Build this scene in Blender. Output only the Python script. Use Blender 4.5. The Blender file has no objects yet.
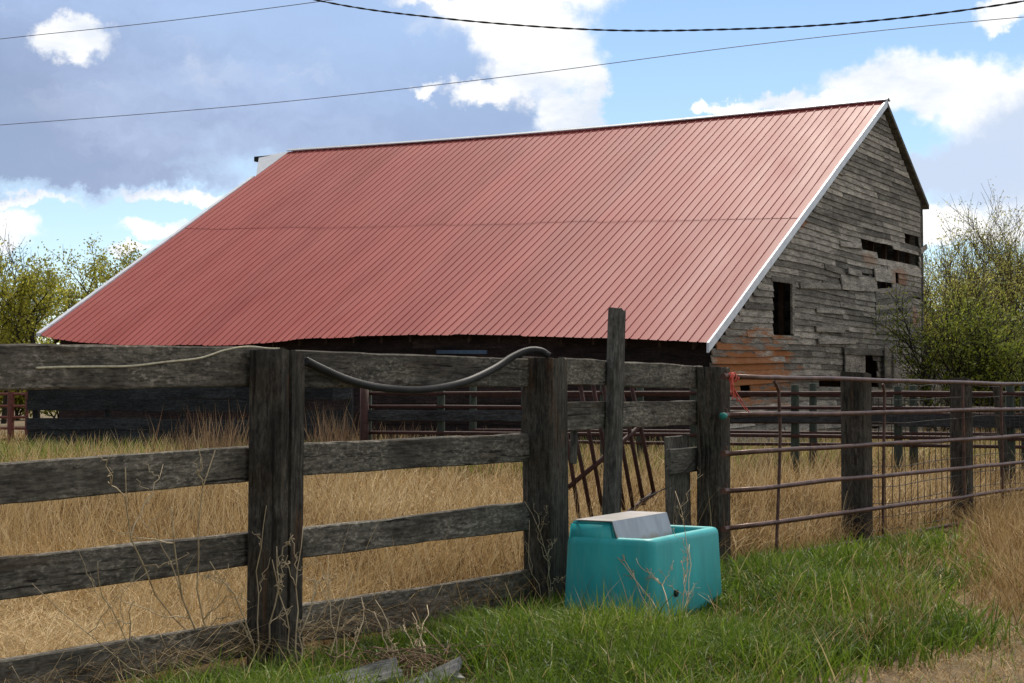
import bpy, bmesh, math, random
import numpy as np
from mathutils import Vector, Matrix, noise as mnoise
R = math.radians
rnd = random.Random(7)
S = bpy.context.scene
COL = S.collection

# ------------------------------------------------------------------ camera
F = 55/36*1024
HOR = 394.0
TH = math.atan((HOR-341.5)/F)
EYE = Vector((0, 0, 1.4))
cd = bpy.data.cameras.new('camera'); cam = bpy.data.objects.new('camera', cd); COL.objects.link(cam)
cd.lens = 55; cd.sensor_width = 36; cd.clip_end = 6000; cd.clip_start = .05
cam.location = EYE; cam.rotation_euler = (math.pi/2+TH, 0, 0)
S.camera = cam

def ray(px, py):
    x = (px-512)/F; y = (341.5-py)/F
    return Vector((x, math.cos(TH)-y*math.sin(TH), math.sin(TH)+y*math.cos(TH)))
def at(px, py, Y):
    d = ray(px, py); return EYE + d*(Y/d.y)
def onz(px, py, z=0):
    d = ray(px, py); return EYE + d*((z-EYE.z)/d.z)
def onpl(px, py, P, g):                    # vertical plane through P along g
    n = Vector((g.y, -g.x, 0)); d = ray(px, py)
    return EYE + d*((P-EYE).dot(n)/d.dot(n))

# ------------------------------------------------------------------ scene helpers
def link(o, parent=None):
    COL.objects.link(o)
    if parent: o.parent = parent
    return o
def tag(o, label=None, cat=None, group=None, kind=None):
    if label: o['label'] = label
    if cat: o['category'] = cat
    if group: o['group'] = group
    if kind: o['kind'] = kind
    return o
def thing(name, loc, label, cat, group=None):
    o = link(bpy.data.objects.new(name, None)); o.location = loc
    o.empty_display_size = .2
    return tag(o, label, cat, group)

WM = {}                                      # world matrix of every object made here
def attach(o, parent, M):
    WM[o.name] = M.copy()
    if parent:
        o.parent = parent
        o.matrix_parent_inverse = WM.get(parent.name, Matrix.Translation(parent.location)).inverted()
class MB:
    def __init__(s): s.v = []; s.f = []; s.t = []
    def add(s, vs, fs, tone=0.0):
        b = len(s.v); s.v += [tuple(p) for p in vs]
        s.f += [tuple(i+b for i in f) for f in fs]; s.t += [tone]*len(fs)
    def box(s, o, ax, ay, az, tone=0.0):
        o = Vector(o); c = [o+ax*i+ay*j+az*k for k in (0, 1) for j in (0, 1) for i in (0, 1)]
        s.add(c, [(0,2,3,1),(4,5,7,6),(0,1,5,4),(2,6,7,3),(0,4,6,2),(1,3,7,5)], tone)
    def tube(s, pts, rad, n=6, tone=0.0, cap=True):
        pts = [Vector(p) for p in pts]
        if not hasattr(rad, '__len__'): rad = [rad]*len(pts)
        vs = []; fs = []
        a = None
        for i, p in enumerate(pts):
            t = (pts[min(i+1, len(pts)-1)]-pts[max(i-1, 0)])
            if t.length < 1e-9: t = Vector((0, 0, 1))
            t.normalize()
            if a is None:
                a = t.orthogonal().normalized()
            else:
                a = a-t*a.dot(t)
                a = a.normalized() if a.length > 1e-6 else t.orthogonal().normalized()
            b = t.cross(a)
            for k in range(n):
                q = 2*math.pi*k/n
                vs.append(p+(a*math.cos(q)+b*math.sin(q))*rad[i])
        for i in range(len(pts)-1):
            for k in range(n):
                k2 = (k+1) % n
                fs.append((i*n+k, i*n+k2, (i+1)*n+k2, (i+1)*n+k))
        if cap and n > 2:
            fs.append(tuple(range(n-1, -1, -1))); fs.append(tuple((len(pts)-1)*n+k for k in range(n)))
        s.add(vs, fs, tone)
    def build(s, name, mat, parent=None, smooth=False, M=None, tone=True):
        """M: world matrix of the new object's frame; verts are in world coords"""
        me = bpy.data.meshes.new(name)
        vs = s.v
        if M is not None:
            Mi = M.inverted(); vs = [tuple(Mi @ Vector(p)) for p in vs]
        me.from_pydata(vs, [], s.f); me.update()
        if tone:
            at_ = me.attributes.new('tone', 'FLOAT', 'FACE'); at_.data.foreach_set('value', s.t)
        if smooth: me.polygons.foreach_set('use_smooth', [True]*len(me.polygons))
        me.materials.append(mat)
        o = link(bpy.data.objects.new(name, me), None)
        if M is not None: o.matrix_world = M
        attach(o, parent, M if M is not None else Matrix.Identity(4))
        return o
def pivot(pts):
    c = sum((Vector(p) for p in pts), Vector())/len(pts); return Matrix.Translation(c)
def frame(o, x, y):
    x = x.normalized(); z = x.cross(y).normalized(); y = z.cross(x)
    return Matrix(((x.x,y.x,z.x,o.x),(x.y,y.y,z.y,o.y),(x.z,y.z,z.z,o.z),(0,0,0,1)))

def plank(name, mat, parent, p0, p1, h0, h1, thick, side, nx=28, wob=.006, bev=.006, rag=.01, seed=0, notch=None, bow=0, top_slope=0):
    """a worn board from p0 to p1 (centre line); `side` is the direction of its broad-face normal; h = broad width"""
    x = (p1-p0); L = x.length; x.normalize()
    z = (side-x*side.dot(x)).normalized(); y = z.cross(x)
    rg = random.Random(seed*7919+13)
    off = Vector((rg.random()*90, rg.random()*90, rg.random()*90))
    prof = [(-.5,-.5),(.5,-.5),(.5,.5),(-.5,.5)]
    vs = []; fs = []
    def ring(t, shrink=1):
        h = h0+(h1-h0)*t; u = t*L; out = []
        b = bev
        pts = [(-h/2+b,-thick/2),(0,-thick/2),(h/2-b,-thick/2),(h/2,-thick/2+b),(h/2,thick/2-b),(h/2-b,thick/2)]
        if notch: c, w, dp = notch; pts += [(c+w,thick/2),(c,thick/2-dp),(c-w,thick/2)]
        else: pts += [(h*.2,thick/2),(0,thick/2),(-h*.2,thick/2)]
        pts += [(-h/2+b,thick/2),(-h/2,thick/2-b),(-h/2,-thick/2+b)]
        for (a, c) in pts:
            n1 = mnoise.noise(Vector((u*1.7, a*14, c*14))+off); n2 = mnoise.noise(Vector((u*7, a*25, c*25))+off*1.7)
            k = 1+0
            da = (n1*1.3+n2*.6)*wob*(1 if abs(a) > h*.25 else .4)
            dc = (n2*.5+n1*.4)*wob*.8
            out.append((a*shrink+da, c*shrink+dc))
        return out
    n = None
    for i in range(nx+1):
        t = i/nx; r = ring(t); n = len(r)
        bw = bow*math.sin(math.pi*t)
        for j, (a, c) in enumerate(r):
            e = 0
            if i in (0, nx): e = rg.uniform(-rag, rag)
            if i == nx: e += top_slope*(a/h1)
            vs.append((t*L-L/2+e, a+bw, c))
    for i in range(nx):
        for k in range(n):
            k2 = (k+1) % n; fs.append((i*n+k, (i+1)*n+k, (i+1)*n+k2, i*n+k2))
    fs.append(tuple(range(n))); fs.append(tuple(nx*n+k for k in range(n-1, -1, -1)))
    me = bpy.data.meshes.new(name); me.from_pydata(vs, [], fs); me.update(); me.materials.append(mat)
    bm = bmesh.new(); bm.from_mesh(me); bmesh.ops.recalc_face_normals(bm, faces=bm.faces); bm.to_mesh(me); bm.free()
    o = link(bpy.data.objects.new(name, me))
    o.matrix_world = frame((p0+p1)/2, x, y)
    attach(o, parent, frame((p0+p1)/2, x, y))
    return o

# ------------------------------------------------------------------ materials
def newmat(name):
    m = bpy.data.materials.new(name); m.use_nodes = True
    nt = m.node_tree; return m, nt, nt.nodes['Principled BSDF']
def nd(nt, typ, ins=None, **kw):
    n = nt.nodes.new(typ)
    for k, v in kw.items(): setattr(n, k, v)
    for k, v in (ins or {}).items():
        if isinstance(v, bpy.types.NodeSocket): nt.links.new(v, n.inputs[k])
        else: n.inputs[k].default_value = v
    return n
def math_(nt, op, a, b=0.0, c=None, clamp=False):
    n = nd(nt, 'ShaderNodeMath', {0: a, 1: b}, operation=op, use_clamp=clamp)
    if c is not None:
        if isinstance(c, bpy.types.NodeSocket): nt.links.new(c, n.inputs[2])
        else: n.inputs[2].default_value = c
    return n.outputs[0]
def mixc(nt, f, a, b, mode='MIX'):
    n = nt.nodes.new('ShaderNodeMix'); n.data_type = 'RGBA'; n.blend_type = mode
    for i, v in ((0, f), (6, a), (7, b)):
        if isinstance(v, bpy.types.NodeSocket): nt.links.new(v, n.inputs[i])
        elif i == 0: n.inputs[i].default_value = v
        else: n.inputs[i].default_value = tuple(v)+(1,) if len(v) == 3 else v
    return n.outputs[2]
def remap(nt, v, a, b, c=0.0, d=1.0, smooth=False):
    n = nd(nt, 'ShaderNodeMapRange', {0: v, 1: a, 2: b, 3: c, 4: d})
    if smooth: n.interpolation_type = 'SMOOTHSTEP'
    return n.outputs[0]
def vmul(nt, v, s):
    return nd(nt, 'ShaderNodeVectorMath', {0: v, 1: s}, operation='MULTIPLY').outputs[0]
def vadd(nt, v, s):
    return nd(nt, 'ShaderNodeVectorMath', {0: v, 1: s}, operation='ADD').outputs[0]
def noise_(nt, vec, scale, detail=4, rough=.5, out=0):
    return nd(nt, 'ShaderNodeTexNoise', {'Vector': vec, 'Scale': scale, 'Detail': detail, 'Roughness': rough}).outputs[out]

def wood(name, dark, light, stain=None, stain_amt=.3, lichen=.25, bump=.5, tone=.5, gs=1.0, orange=None, crack=.8):
    m, nt, b = newmat(name)
    tc = nt.nodes.new('ShaderNodeTexCoord'); oi = nt.nodes.new('ShaderNodeObjectInfo')
    atn = nd(nt, 'ShaderNodeAttribute', attribute_name='tone')
    hsh = math_(nt, 'MULTIPLY_ADD', oi.outputs['Random'], 41.0, math_(nt, 'MULTIPLY', atn.outputs['Fac'], 57.0))
    P = nd(nt, 'ShaderNodeVectorMath', {0: tc.outputs['Object'], 1: hsh}, operation='ADD').outputs[0]
    Pc = nd(nt, 'ShaderNodeCombineXYZ', {0: hsh, 1: hsh, 2: hsh}).outputs[0]
    P = vadd(nt, tc.outputs['Object'], Pc)
    wv = nd(nt, 'ShaderNodeTexNoise', {'Vector': vmul(nt, P, (2.2,5,5)), 'Scale': 1.5, 'Detail': 3}).outputs['Color']
    Pw = vadd(nt, P, vmul(nt, vadd(nt, wv, (-.5,-.5,-.5)), (.0,.035,.035)))
    g1 = noise_(nt, vmul(nt, Pw, (2.4*gs, 26*gs, 26*gs)), 2.2, 9, .7)
    mo = noise_(nt, vmul(nt, P, (3.5,8,8)), 4.5, 9, .72)
    g2 = noise_(nt, vmul(nt, P, (1.0, 3, 3)), 1.6, 4, .6)
    ck = noise_(nt, vmul(nt, Pw, (.7*gs, 24*gs, 24*gs)), 1.6, 3, .5)
    sp = noise_(nt, vmul(nt, P, (1.0, 2.2, 2.2)), 24, 6, .75)
    col = mixc(nt, remap(nt, g1, .33, .68), dark, light)
    col = mixc(nt, 1.0, col, mixc(nt, remap(nt, g2, .3, .7), (.55,.55,.56), (1.25,1.25,1.22)), 'MULTIPLY')
    col = mixc(nt, 1.0, col, mixc(nt, remap(nt, mo, .34, .66), (.50,.50,.50), (1.45,1.45,1.43)), 'MULTIPLY')
    if lichen:
        lm = math_(nt, 'MULTIPLY', remap(nt, sp, .50, .64), remap(nt, g2, .42, .58))
        col = mixc(nt, math_(nt, 'MULTIPLY', lm, lichen), col, tuple(min(1, c*2.2) for c in light))
    if stain:
        sm = noise_(nt, vmul(nt, P, (.9, 7, 7)), 1.3, 5, .65)
        col = mixc(nt, math_(nt, 'MULTIPLY', remap(nt, sm, .56, .72), stain_amt), col, stain)
    kn = nd(nt, 'ShaderNodeTexVoronoi', {'Vector': vmul(nt, Pw, (1.9, 8.5, 8.5)), 'Scale': 1.0}).outputs['Distance']
    kn = math_(nt, 'ADD', kn, math_(nt, 'MULTIPLY', math_(nt, 'SUBTRACT', mo, .5), .12))
    col = mixc(nt, remap(nt, kn, .17, .10, 0, .75), col, (dark[0]*.75, dark[1]*.6, dark[2]*.5))
    cm = remap(nt, ck, .315, .36)
    col = mixc(nt, math_(nt, 'MULTIPLY', math_(nt, 'SUBTRACT', 1.0, cm), crack), col, tuple(c*.2 for c in dark))
    if tone:
        tn = nd(nt, 'ShaderNodeTexWhiteNoise', {'W': hsh}, noise_dimensions='1D').outputs['Value']
        tf = remap(nt, tn, 0, 1, 1-tone, 1+tone)
        col = mixc(nt, 1.0, col, nd(nt, 'ShaderNodeCombineXYZ', {0: tf, 1: tf, 2: tf}).outputs[0], 'MULTIPLY')
    if orange:                                   # stain with a place of its own: (cx, cy, rx, ry, colour) in the object's own metres
        for (cx, cy, rx, ry, ocol, amt) in orange:
            q = vmul(nt, vadd(nt, tc.outputs['Object'], (-cx, -cy, 0)), (1/rx, 1/ry, 0))
            ln = nd(nt, 'ShaderNodeVectorMath', {0: q}, operation='LENGTH').outputs['Value']
            st = noise_(nt, vmul(nt, P, (.55, 3.2, 1)), 1.5, 7, .65)
            mk = remap(nt, math_(nt, 'SUBTRACT', st, math_(nt, 'MULTIPLY', ln, .28)), .235, .36)
            col = mixc(nt, math_(nt, 'MULTIPLY', mk, amt), col, ocol)
    nt.links.new(col, b.inputs['Base Color']); b.inputs['Roughness'].default_value = .92
    b.inputs['Specular IOR Level'].default_value = .2
    hgt = math_(nt, 'ADD', math_(nt, 'MULTIPLY', g1, .5), cm)
    bp = nd(nt, 'ShaderNodeBump', {'Strength': bump, 'Distance': .012, 'Height': hgt})
    nt.links.new(bp.outputs[0], b.inputs['Normal'])
    return m
def plain(name, c1, c2, rough=.6, metal=0, scale=8, bump=0, detail=5, lo=.35, hi=.65, spec=.4, stretch=(1,1,1)):
    m, nt, b = newmat(name)
    tc = nt.nodes.new('ShaderNodeTexCoord'); v = vmul(nt, tc.outputs['Object'], stretch)
    n = noise_(nt, v, scale, detail, .65)
    nt.links.new(mixc(nt, remap(nt, n, lo, hi), c1, c2), b.inputs['Base Color'])
    b.inputs['Roughness'].default_value = rough; b.inputs['Metallic'].default_value = metal
    b.inputs['Specular IOR Level'].default_value = spec
    if bump:
        bp = nd(nt, 'ShaderNodeBump', {'Strength': bump, 'Distance': .01, 'Height': n}); nt.links.new(bp.outputs[0], b.inputs['Normal'])
    return m
def leafy(name, cols, trans=.35, rough=.6):
    """blades and leaves: colour picked per blade by the tone attribute"""
    m, nt, b = newmat(name)
    a = nd(nt, 'ShaderNodeAttribute', attribute_name='tone')
    cr = nt.nodes.new('ShaderNodeValToRGB'); nt.links.new(a.outputs['Fac'], cr.inputs[0])
    e = cr.color_ramp.elements
    while len(e) < len(cols): e.new(.5)
    for i, (p, c) in enumerate(cols): e[i].position = p; e[i].color = tuple(c)+(1,)
    nt.links.new(cr.outputs[0], b.inputs['Base Color'])
    b.inputs['Roughness'].default_value = rough; b.inputs['Specular IOR Level'].default_value = .25
    tr = nd(nt, 'ShaderNodeBsdfTranslucent', {'Color': cr.outputs[0]})
    mx = nd(nt, 'ShaderNodeMixShader', {0: trans, 1: b.outputs[0], 2: tr.outputs[0]})
    nt.links.new(mx.outputs[0], nt.nodes['Material Output'].inputs[0])
    return m

M_fence = wood('fence_wood', (.034,.030,.025), (.170,.153,.128), stain=(.085,.048,.024), stain_amt=.5, lichen=.75, tone=.22)
M_post = wood('post_wood', (.020,.017,.0145), (.098,.088,.073), stain=(.13,.052,.016), stain_amt=.7, lichen=.3, tone=.1, bump=.8, crack=.55)
M_pole = wood('pole_wood', (.045,.042,.037), (.165,.155,.137), lichen=.25, tone=.1, bump=.7)
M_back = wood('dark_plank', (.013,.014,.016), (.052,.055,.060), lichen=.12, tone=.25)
M_red = plain('rusty_red_pipe', (.026,.008,.006), (.06,.022,.017), rough=.75, metal=0, scale=14)
M_red2 = plain('bright_red_pipe', (.10,.025,.018), (.19,.06,.045), rough=.55, scale=14)
M_gate = plain('gate_pipe', (.050,.020,.013), (.135,.068,.052), rough=.42, metal=.3, scale=9, stretch=(1,1,1))
M_green = plain('green_treated_post', (.02,.028,.02), (.05,.063,.046), rough=.85, scale=9, stretch=(4,4,.6))
M_wire = plain('fence_wire', (.018,.015,.013), (.04,.034,.03), rough=.7)
M_trim = plain('white_metal_trim', (.55,.6,.68), (.72,.76,.82), rough=.45, scale=5, bump=.1)
M_grey = plain('grey_metal_sheet', (.38,.42,.48), (.5,.54,.6), rough=.5, scale=3)
M_hose = plain('black_hose', (.008,.008,.0085), (.02,.02,.021), rough=.62, scale=10)
M_rope = plain('cream_rope', (.4,.36,.25), (.6,.56,.42), rough=.9, scale=40)
M_twine = plain('red_twine', (.5,.07,.05), (.7,.16,.12), rough=.9, scale=30)
M_cable = plain('cable_black', (.01,.01,.012), (.02,.02,.022), rough=.6)
M_cable2 = plain('cable_grey', (.16,.18,.22), (.22,.24,.29), rough=.6)
M_steel = plain('stainless', (.42,.42,.43), (.56,.56,.57), rough=.38, metal=.85, scale=4, bump=.04)
M_bark = wood('bark', (.02,.017,.013), (.075,.064,.05), lichen=.2, tone=.1)

# ------------------------------------------------------------------ sun and sky
EL, AZ = R(52), R(9)            # azimuth clockwise from +Y (north = view direction)
sdir = Vector((math.sin(AZ)*math.cos(EL), math.cos(AZ)*math.cos(EL), math.sin(EL)))
sl = bpy.data.lights.new('sun', 'SUN'); so = link(bpy.data.objects.new('sun', sl))
sl.energy = 4.2; sl.angle = R(6); sl.color = (1, .93, .82)
so.rotation_euler = sdir.to_track_quat('Z', 'Y').to_euler()
so.location = sdir*80
W = bpy.data.worlds.new('World'); S.world = W; W.use_nodes = True
nt = W.node_tree
bg = nt.nodes['Background']; wout = nt.nodes['World Output']
sky = nt.nodes.new('ShaderNodeTexSky'); sky.sky_type = 'NISHITA'; sky.sun_disc = False
sky.sun_elevation = EL; sky.sun_rotation = AZ; sky.dust_density = .1; sky.ozone_density = 1.0; sky.air_density = 1.0
nt.links.new(mixc(nt, 1.0, sky.outputs[0], (1.42,1.50,1.62), 'MULTIPLY'), bg.inputs[0]); bg.inputs[1].default_value = .08
tc = nt.nodes.new('ShaderNodeTexCoord')
sx = nd(nt, 'ShaderNodeSeparateXYZ', {0: tc.outputs['Generated']})
az = math_(nt, 'ARCTAN2', sx.outputs[0], sx.outputs[1]); el = math_(nt, 'ARCSINE', sx.outputs[2])
K = 10.0
Wv = nd(nt, 'ShaderNodeCombineXYZ', {0: math_(nt, 'MULTIPLY', az, K), 1: math_(nt, 'MULTIPLY', el, K), 2: 0.0}).outputs[0]
def ang(px, py):
    d = ray(px, py).normalized(); return math.atan2(d.x, d.y)*K, math.asin(d.z)*K
fb = noise_(nt, Wv, 1.6, 9, .6); fb2 = noise_(nt, vadd(nt, Wv, (31, 7, 3)), .55, 6, .55); fb3 = noise_(nt, vadd(nt, vmul(nt, Wv, (.7,1.6,1)), (11, 3, 9)), 1.2, 7, .6)
warp = nd(nt, 'ShaderNodeTexNoise', {'Vector': Wv, 'Scale': 3.0, 'Detail': 8, 'Roughness': .65}).outputs['Color']
Ww = vadd(nt, Wv, vmul(nt, vadd(nt, warp, (-.5,-.5,-.5)), (.55,.45,0)))
def blobs(lst):
    acc = None
    for (px, py, rx, ry) in lst:
        cx, cy = ang(px, py); s = K/F
        q = vmul(nt, vadd(nt, Ww, (-cx, -cy, 0)), (1/(rx*s), 1/(ry*s), 0))
        e = math_(nt, 'SUBTRACT', 1.0, nd(nt, 'ShaderNodeVectorMath', {0: q}, operation='LENGTH').outputs['Value'])
        acc = e if acc is None else math_(nt, 'MAXIMUM', acc, e)
    return acc
def layer(lst, amp, lo, hi, n):
    v = math_(nt, 'ADD', blobs(lst), math_(nt, 'MULTIPLY', math_(nt, 'SUBTRACT', n, .5), amp))
    if lo is None: return v
    return remap(nt, v, lo, hi, smooth=True)
# unseen cloud added overhead and around the view to shape the ambient light
gen = math_(nt, 'MULTIPLY', remap(nt, fb2, .44, .60, smooth=True), remap(nt, math_(nt, 'ABSOLUTE', math_(nt, 'ADD', az, .02)), .38, .55, smooth=True))
gen = math_(nt, 'MAXIMUM', gen, math_(nt, 'MULTIPLY', remap(nt, el, .30, .46, smooth=True), remap(nt, fb2, .30, .46, smooth=True)))
white1 = layer([(165,194,84,9),(30,199,58,8),(2,230,40,30),(152,230,44,14),(128,250,30,10),(385,205,30,10),(800,104,85,16),(870,90,70,32),(935,84,90,38),(1000,100,90,56),(700,106,22,8),(740,108,50,10),(1005,12,50,18),(960,225,110,26),(1080,120,90,110),(1030,215,60,40)], .8, .10, .55, fb)
grey = layer([(90,70,340,118),(250,85,270,96),(390,115,215,74),(40,130,270,74),(440,60,120,120),(300,15,310,70),(-200,60,350,150),(60,168,210,24),(985,170,90,46),(925,172,44,26),(1060,150,120,70)], .65, None, 0, fb3)
white2 = layer([(560,55,60,84),(530,30,80,62),(490,8,90,40),(572,118,50,34),(480,90,50,22),(428,90,24,14),(72,36,46,24),(545,-20,110,60),(430,2,60,16),(590,95,26,56),(520,75,55,45)], .95, .14, .62, fb)
wcol = mixc(nt, remap(nt, fb3, .36, .56), (.78,.85,.96), (1.2,1.18,1.15))
fb4 = noise_(nt, vadd(nt, vmul(nt, Ww, (.5,1.1,1)), (3, 31, 9)), .8, 8, .62)
rim = remap(nt, grey, .0, .22, smooth=True)
grey = math_(nt, 'MULTIPLY', remap(nt, grey, .04, .42, smooth=True), remap(nt, fb4, .30, .50, .62, 1.0))
gcol = mixc(nt, remap(nt, fb4, .30, .66), (.165,.225,.40), (.50,.60,.84))
lift = math_(nt, 'ADD', remap(nt, el, ang(0,165)[1]/K, ang(0,-10)[1]/K, -.28, .60), remap(nt, az, ang(60,0)[0]/K, ang(420,0)[0]/K, -.12, .40))
lift = math_(nt, 'MULTIPLY', lift, remap(nt, math_(nt, 'ADD', az, 0.0), .12, .2, 1.0, 0.0))
liftr = remap(nt, az, .12, .2, 0.0, .85)
gcol = mixc(nt, liftr, gcol, (.68,.79,.97))
gcol = mixc(nt, math_(nt, 'ADD', lift, math_(nt, 'MULTIPLY', math_(nt, 'SUBTRACT', fb4, .5), 1.2), clamp=True), gcol, (.43,.60,.91))
c = mixc(nt, math_(nt, 'MULTIPLY', gen, .9), (0,0,0), (.62,.66,.74))
fb5 = noise_(nt, vadd(nt, vmul(nt, Ww, (.8,1.5,1)), (17, 5, 2)), .9, 8, .6)
hi = math_(nt, 'MULTIPLY', math_(nt, 'MULTIPLY', remap(nt, fb5, .50, .70, smooth=True), remap(nt, el, ang(0,120)[1]/K, ang(0,10)[1]/K)), grey)
lay = [(white1, wcol, .97), (rim, (.74,.83,.97,1), .35), (grey, gcol, .95), (hi, (.88,.92,1.0,1), .8), (white2, wcol, .98)]
sh = nd(nt, 'ShaderNodeMixShader', {0: math_(nt, 'MULTIPLY', gen, .9), 1: bg.outputs[0], 2: nd(nt, 'ShaderNodeBackground', {0: mixc(nt, remap(nt, math_(nt, 'ABSOLUTE', math_(nt, 'SUBTRACT', az, 1.25)), .5, 1.9, smooth=True), (1.15,1.10,1.04), (.42,.41,.40)), 1: 1.0}).outputs[0]}).outputs[0]  # added cloud is brighter on the right, so left faces stay darker
for mk, cc, op in lay:
    sh = nd(nt, 'ShaderNodeMixShader', {0: math_(nt, 'MULTIPLY', mk, op), 1: sh, 2: nd(nt, 'ShaderNodeBackground', {0: cc, 1: 1.0}).outputs[0]}).outputs[0]
nt.links.new(sh, wout.inputs[0])
S.view_settings.view_transform = 'Standard'; S.view_settings.look = 'None'
S.view_settings.exposure = 0; S.view_settings.gamma = 1

# ------------------------------------------------------------------ layout of the fence
P1 = onz(274, 668); P2 = onz(547, 603); P3 = onz(714, 567)
d = (P3-P1); d.z = 0; d.normalize()
n = Vector((d.y, -d.x, 0))                    # front side, towards the camera's right
Z = Vector((0, 0, 1))
FENCE_A = P1-d*6; FENCE_B = P3+d*9

DEB = onz(400, 692)
def boundary_x(Y):  # where the green bank ends on the right
    return np.interp(Y, [5, 7.6, 8.8, 10.5, 13, 17], [.7, 1.80, 2.80, 3.15, 3.75, 4.9])

# ------------------------------------------------------------------ ground
def ground_mat():
    m, nt, b = newmat('ground_soil')
    tc = nt.nodes.new('ShaderNodeTexCoord'); P = tc.outputs['Object']
    n1 = noise_(nt, P, 1.4, 8, .65); n2 = noise_(nt, P, 22, 5, .7); n3 = noise_(nt, P, .12, 4, .5)
    col = mixc(nt, remap(nt, n2, .3, .7), (.07,.045,.02), (.24,.165,.085))
    col = mixc(nt, remap(nt, n1, .5, .7), col, (.09,.06,.03))
    col = mixc(nt, remap(nt, n3, .5, .7), col, (.10,.11,.035))
    nt.links.new(col, b.inputs['Base Color']); b.inputs['Roughness'].default_value = .95
    bp = nd(nt, 'ShaderNodeBump', {'Strength': .6, 'Distance': .03, 'Height': n2}); nt.links.new(bp.outputs[0], b.inputs['Normal'])
    return m
g = MB()
xs = sorted(set([-3000,-800,-200,-60]+[i*1.0 for i in range(-30, 31)]+[60,200,800,3000])); ys = sorted(set([-200,-30,-5]+[i*1.0 for i in range(0, 61)]+[80,120,250,600,1500,4000]))
vs = []
for y in ys:
    for x in xs:
        z = 0.0
        if abs(x) < 29 and 0 < y < 59: z = .03*mnoise.noise(Vector((x*.6, y*.6, 0)))
        vs.append((x, y, z))
nx = len(xs)
fs = [(j*nx+i, j*nx+i+1, (j+1)*nx+i+1, (j+1)*nx+i) for j in range(len(ys)-1) for i in range(nx-1)]
g.add(vs, fs); tag(g.build('ground', ground_mat()), 'brown earth under the dry grass', 'ground', kind='structure')

# ------------------------------------------------------------------ grass (stuff)
nr = np.random.default_rng(11)
def blades(name, mat, pos, h, w, lean, curl, tone, label, cat, seg=3, droop=0.0, head=None):
    N = len(pos); ang_ = nr.uniform(0, 2*np.pi, N) if head is None else head; fa = nr.uniform(0, 2*np.pi, N)
    dirx, diry = np.cos(ang_), np.sin(ang_); wx, wy = np.cos(fa), np.sin(fa)
    V = np.zeros((N, 2*seg+1, 3), np.float32)
    for k in range(seg+1):
        t = k/seg
        off = lean*t+curl*t*t
        zz = h*(t-droop*t*t*np.minimum(1, curl/np.maximum(h, .01)))
        cx = pos[:,0]+dirx*off*h; cy = pos[:,1]+diry*off*h; cz = pos[:,2]+np.maximum(zz*np.sqrt(np.maximum(.12, 1-(off*.75)**2)), .004)
        ww = w*(1-.75*t)*.5
        if k < seg:
            V[:,2*k] = np.stack([cx-wx*ww, cy-wy*ww, cz], 1); V[:,2*k+1] = np.stack([cx+wx*ww, cy+wy*ww, cz], 1)
        else: V[:,2*k] = np.stack([cx, cy, cz], 1)
    tri = []
    for k in range(seg-1): tri += [(2*k,2*k+1,2*k+3),(2*k,2*k+3,2*k+2)]
    tri.append((2*seg-2, 2*seg-1, 2*seg))
    tri = np.array(tri, np.int32); nv = 2*seg+1
    Fc = (tri[None]+(np.arange(N, dtype=np.int32)*nv)[:,None,None]).reshape(-1)
    me = bpy.data.meshes.new(name)
    me.vertices.add(N*nv); me.vertices.foreach_set('co', V.reshape(-1))
    nf = N*len(tri); me.loops.add(nf*3); me.loops.foreach_set('vertex_index', Fc)
    me.polygons.add(nf); me.polygons.foreach_set('loop_start', np.arange(nf, dtype=np.int32)*3)
    me.update(calc_edges=True)
    a = me.attributes.new('tone', 'FLOAT', 'POINT'); a.data.foreach_set('value', np.repeat(tone, nv).astype(np.float32))
    me.materials.append(mat)
    o = link(bpy.data.objects.new(name, me)); tag(o, label, cat, kind='stuff'); return o
def wedge(N, y0, y1, half=.42, pad=1.5, power=2.0):
    """points over the visible ground, thinning out with distance"""
    u = nr.random(N)
    if power == 2.0: y = 1/((1-u)/y0+u/y1)           # density ~ 1/y^2 in y, ~1/y^3 over area
    else: y = y0*(y1/y0)**u
    x = nr.uniform(-1, 1, N)*(half*y+pad)
    return x, y
def vnoise(x, y, s, seed=0):
    v = np.zeros(len(x)); rg = np.random.default_rng(seed)
    for o in range(3):
        for _ in range(3):
            a = rg.uniform(0, 2*np.pi); f = s*2**o*rg.uniform(.7, 1.4); v += np.sin((x*np.cos(a)+y*np.sin(a))*f+rg.uniform(0, 6.3))/(2**o)
    return v/3.5
def side_of_fence(x, y):  # >0 in front (camera side)
    a = (x-P1.x)*n.x+(y-P1.y)*n.y; g_ = at(727, 565, 12.35); h_ = at(1024, 513, 17.75); q = (h_-g_); q.z = 0; q.normalize()
    b = (x-g_.x)*q.y-(y-g_.y)*q.x
    return np.where((x-g_.x)*q.x+(y-g_.y)*q.y > 0, b, a)
def along(x, y): return (x-P1.x)*d.x+(y-P1.y)*d.y

M_dry = leafy('dry_grass_blades', [(0,(.10,.056,.023)),(.35,(.32,.20,.078)),(.75,(.57,.405,.19)),(1,(.75,.60,.36))], trans=.2, rough=.8)
M_lush = leafy('green_grass_blades', [(0,(.026,.048,.004)),(.45,(.11,.185,.015)),(.85,(.22,.30,.036)),(1,(.46,.38,.17))], trans=.4, rough=.55)
M_weed = leafy('brown_weed_stalks', [(0,(.10,.06,.035)),(.6,(.24,.155,.09)),(1,(.44,.32,.19))], trans=.15, rough=.85)
M_stalk = plain('dry_stalk', (.36,.27,.16), (.62,.51,.34), rough=.9, scale=12)

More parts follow.
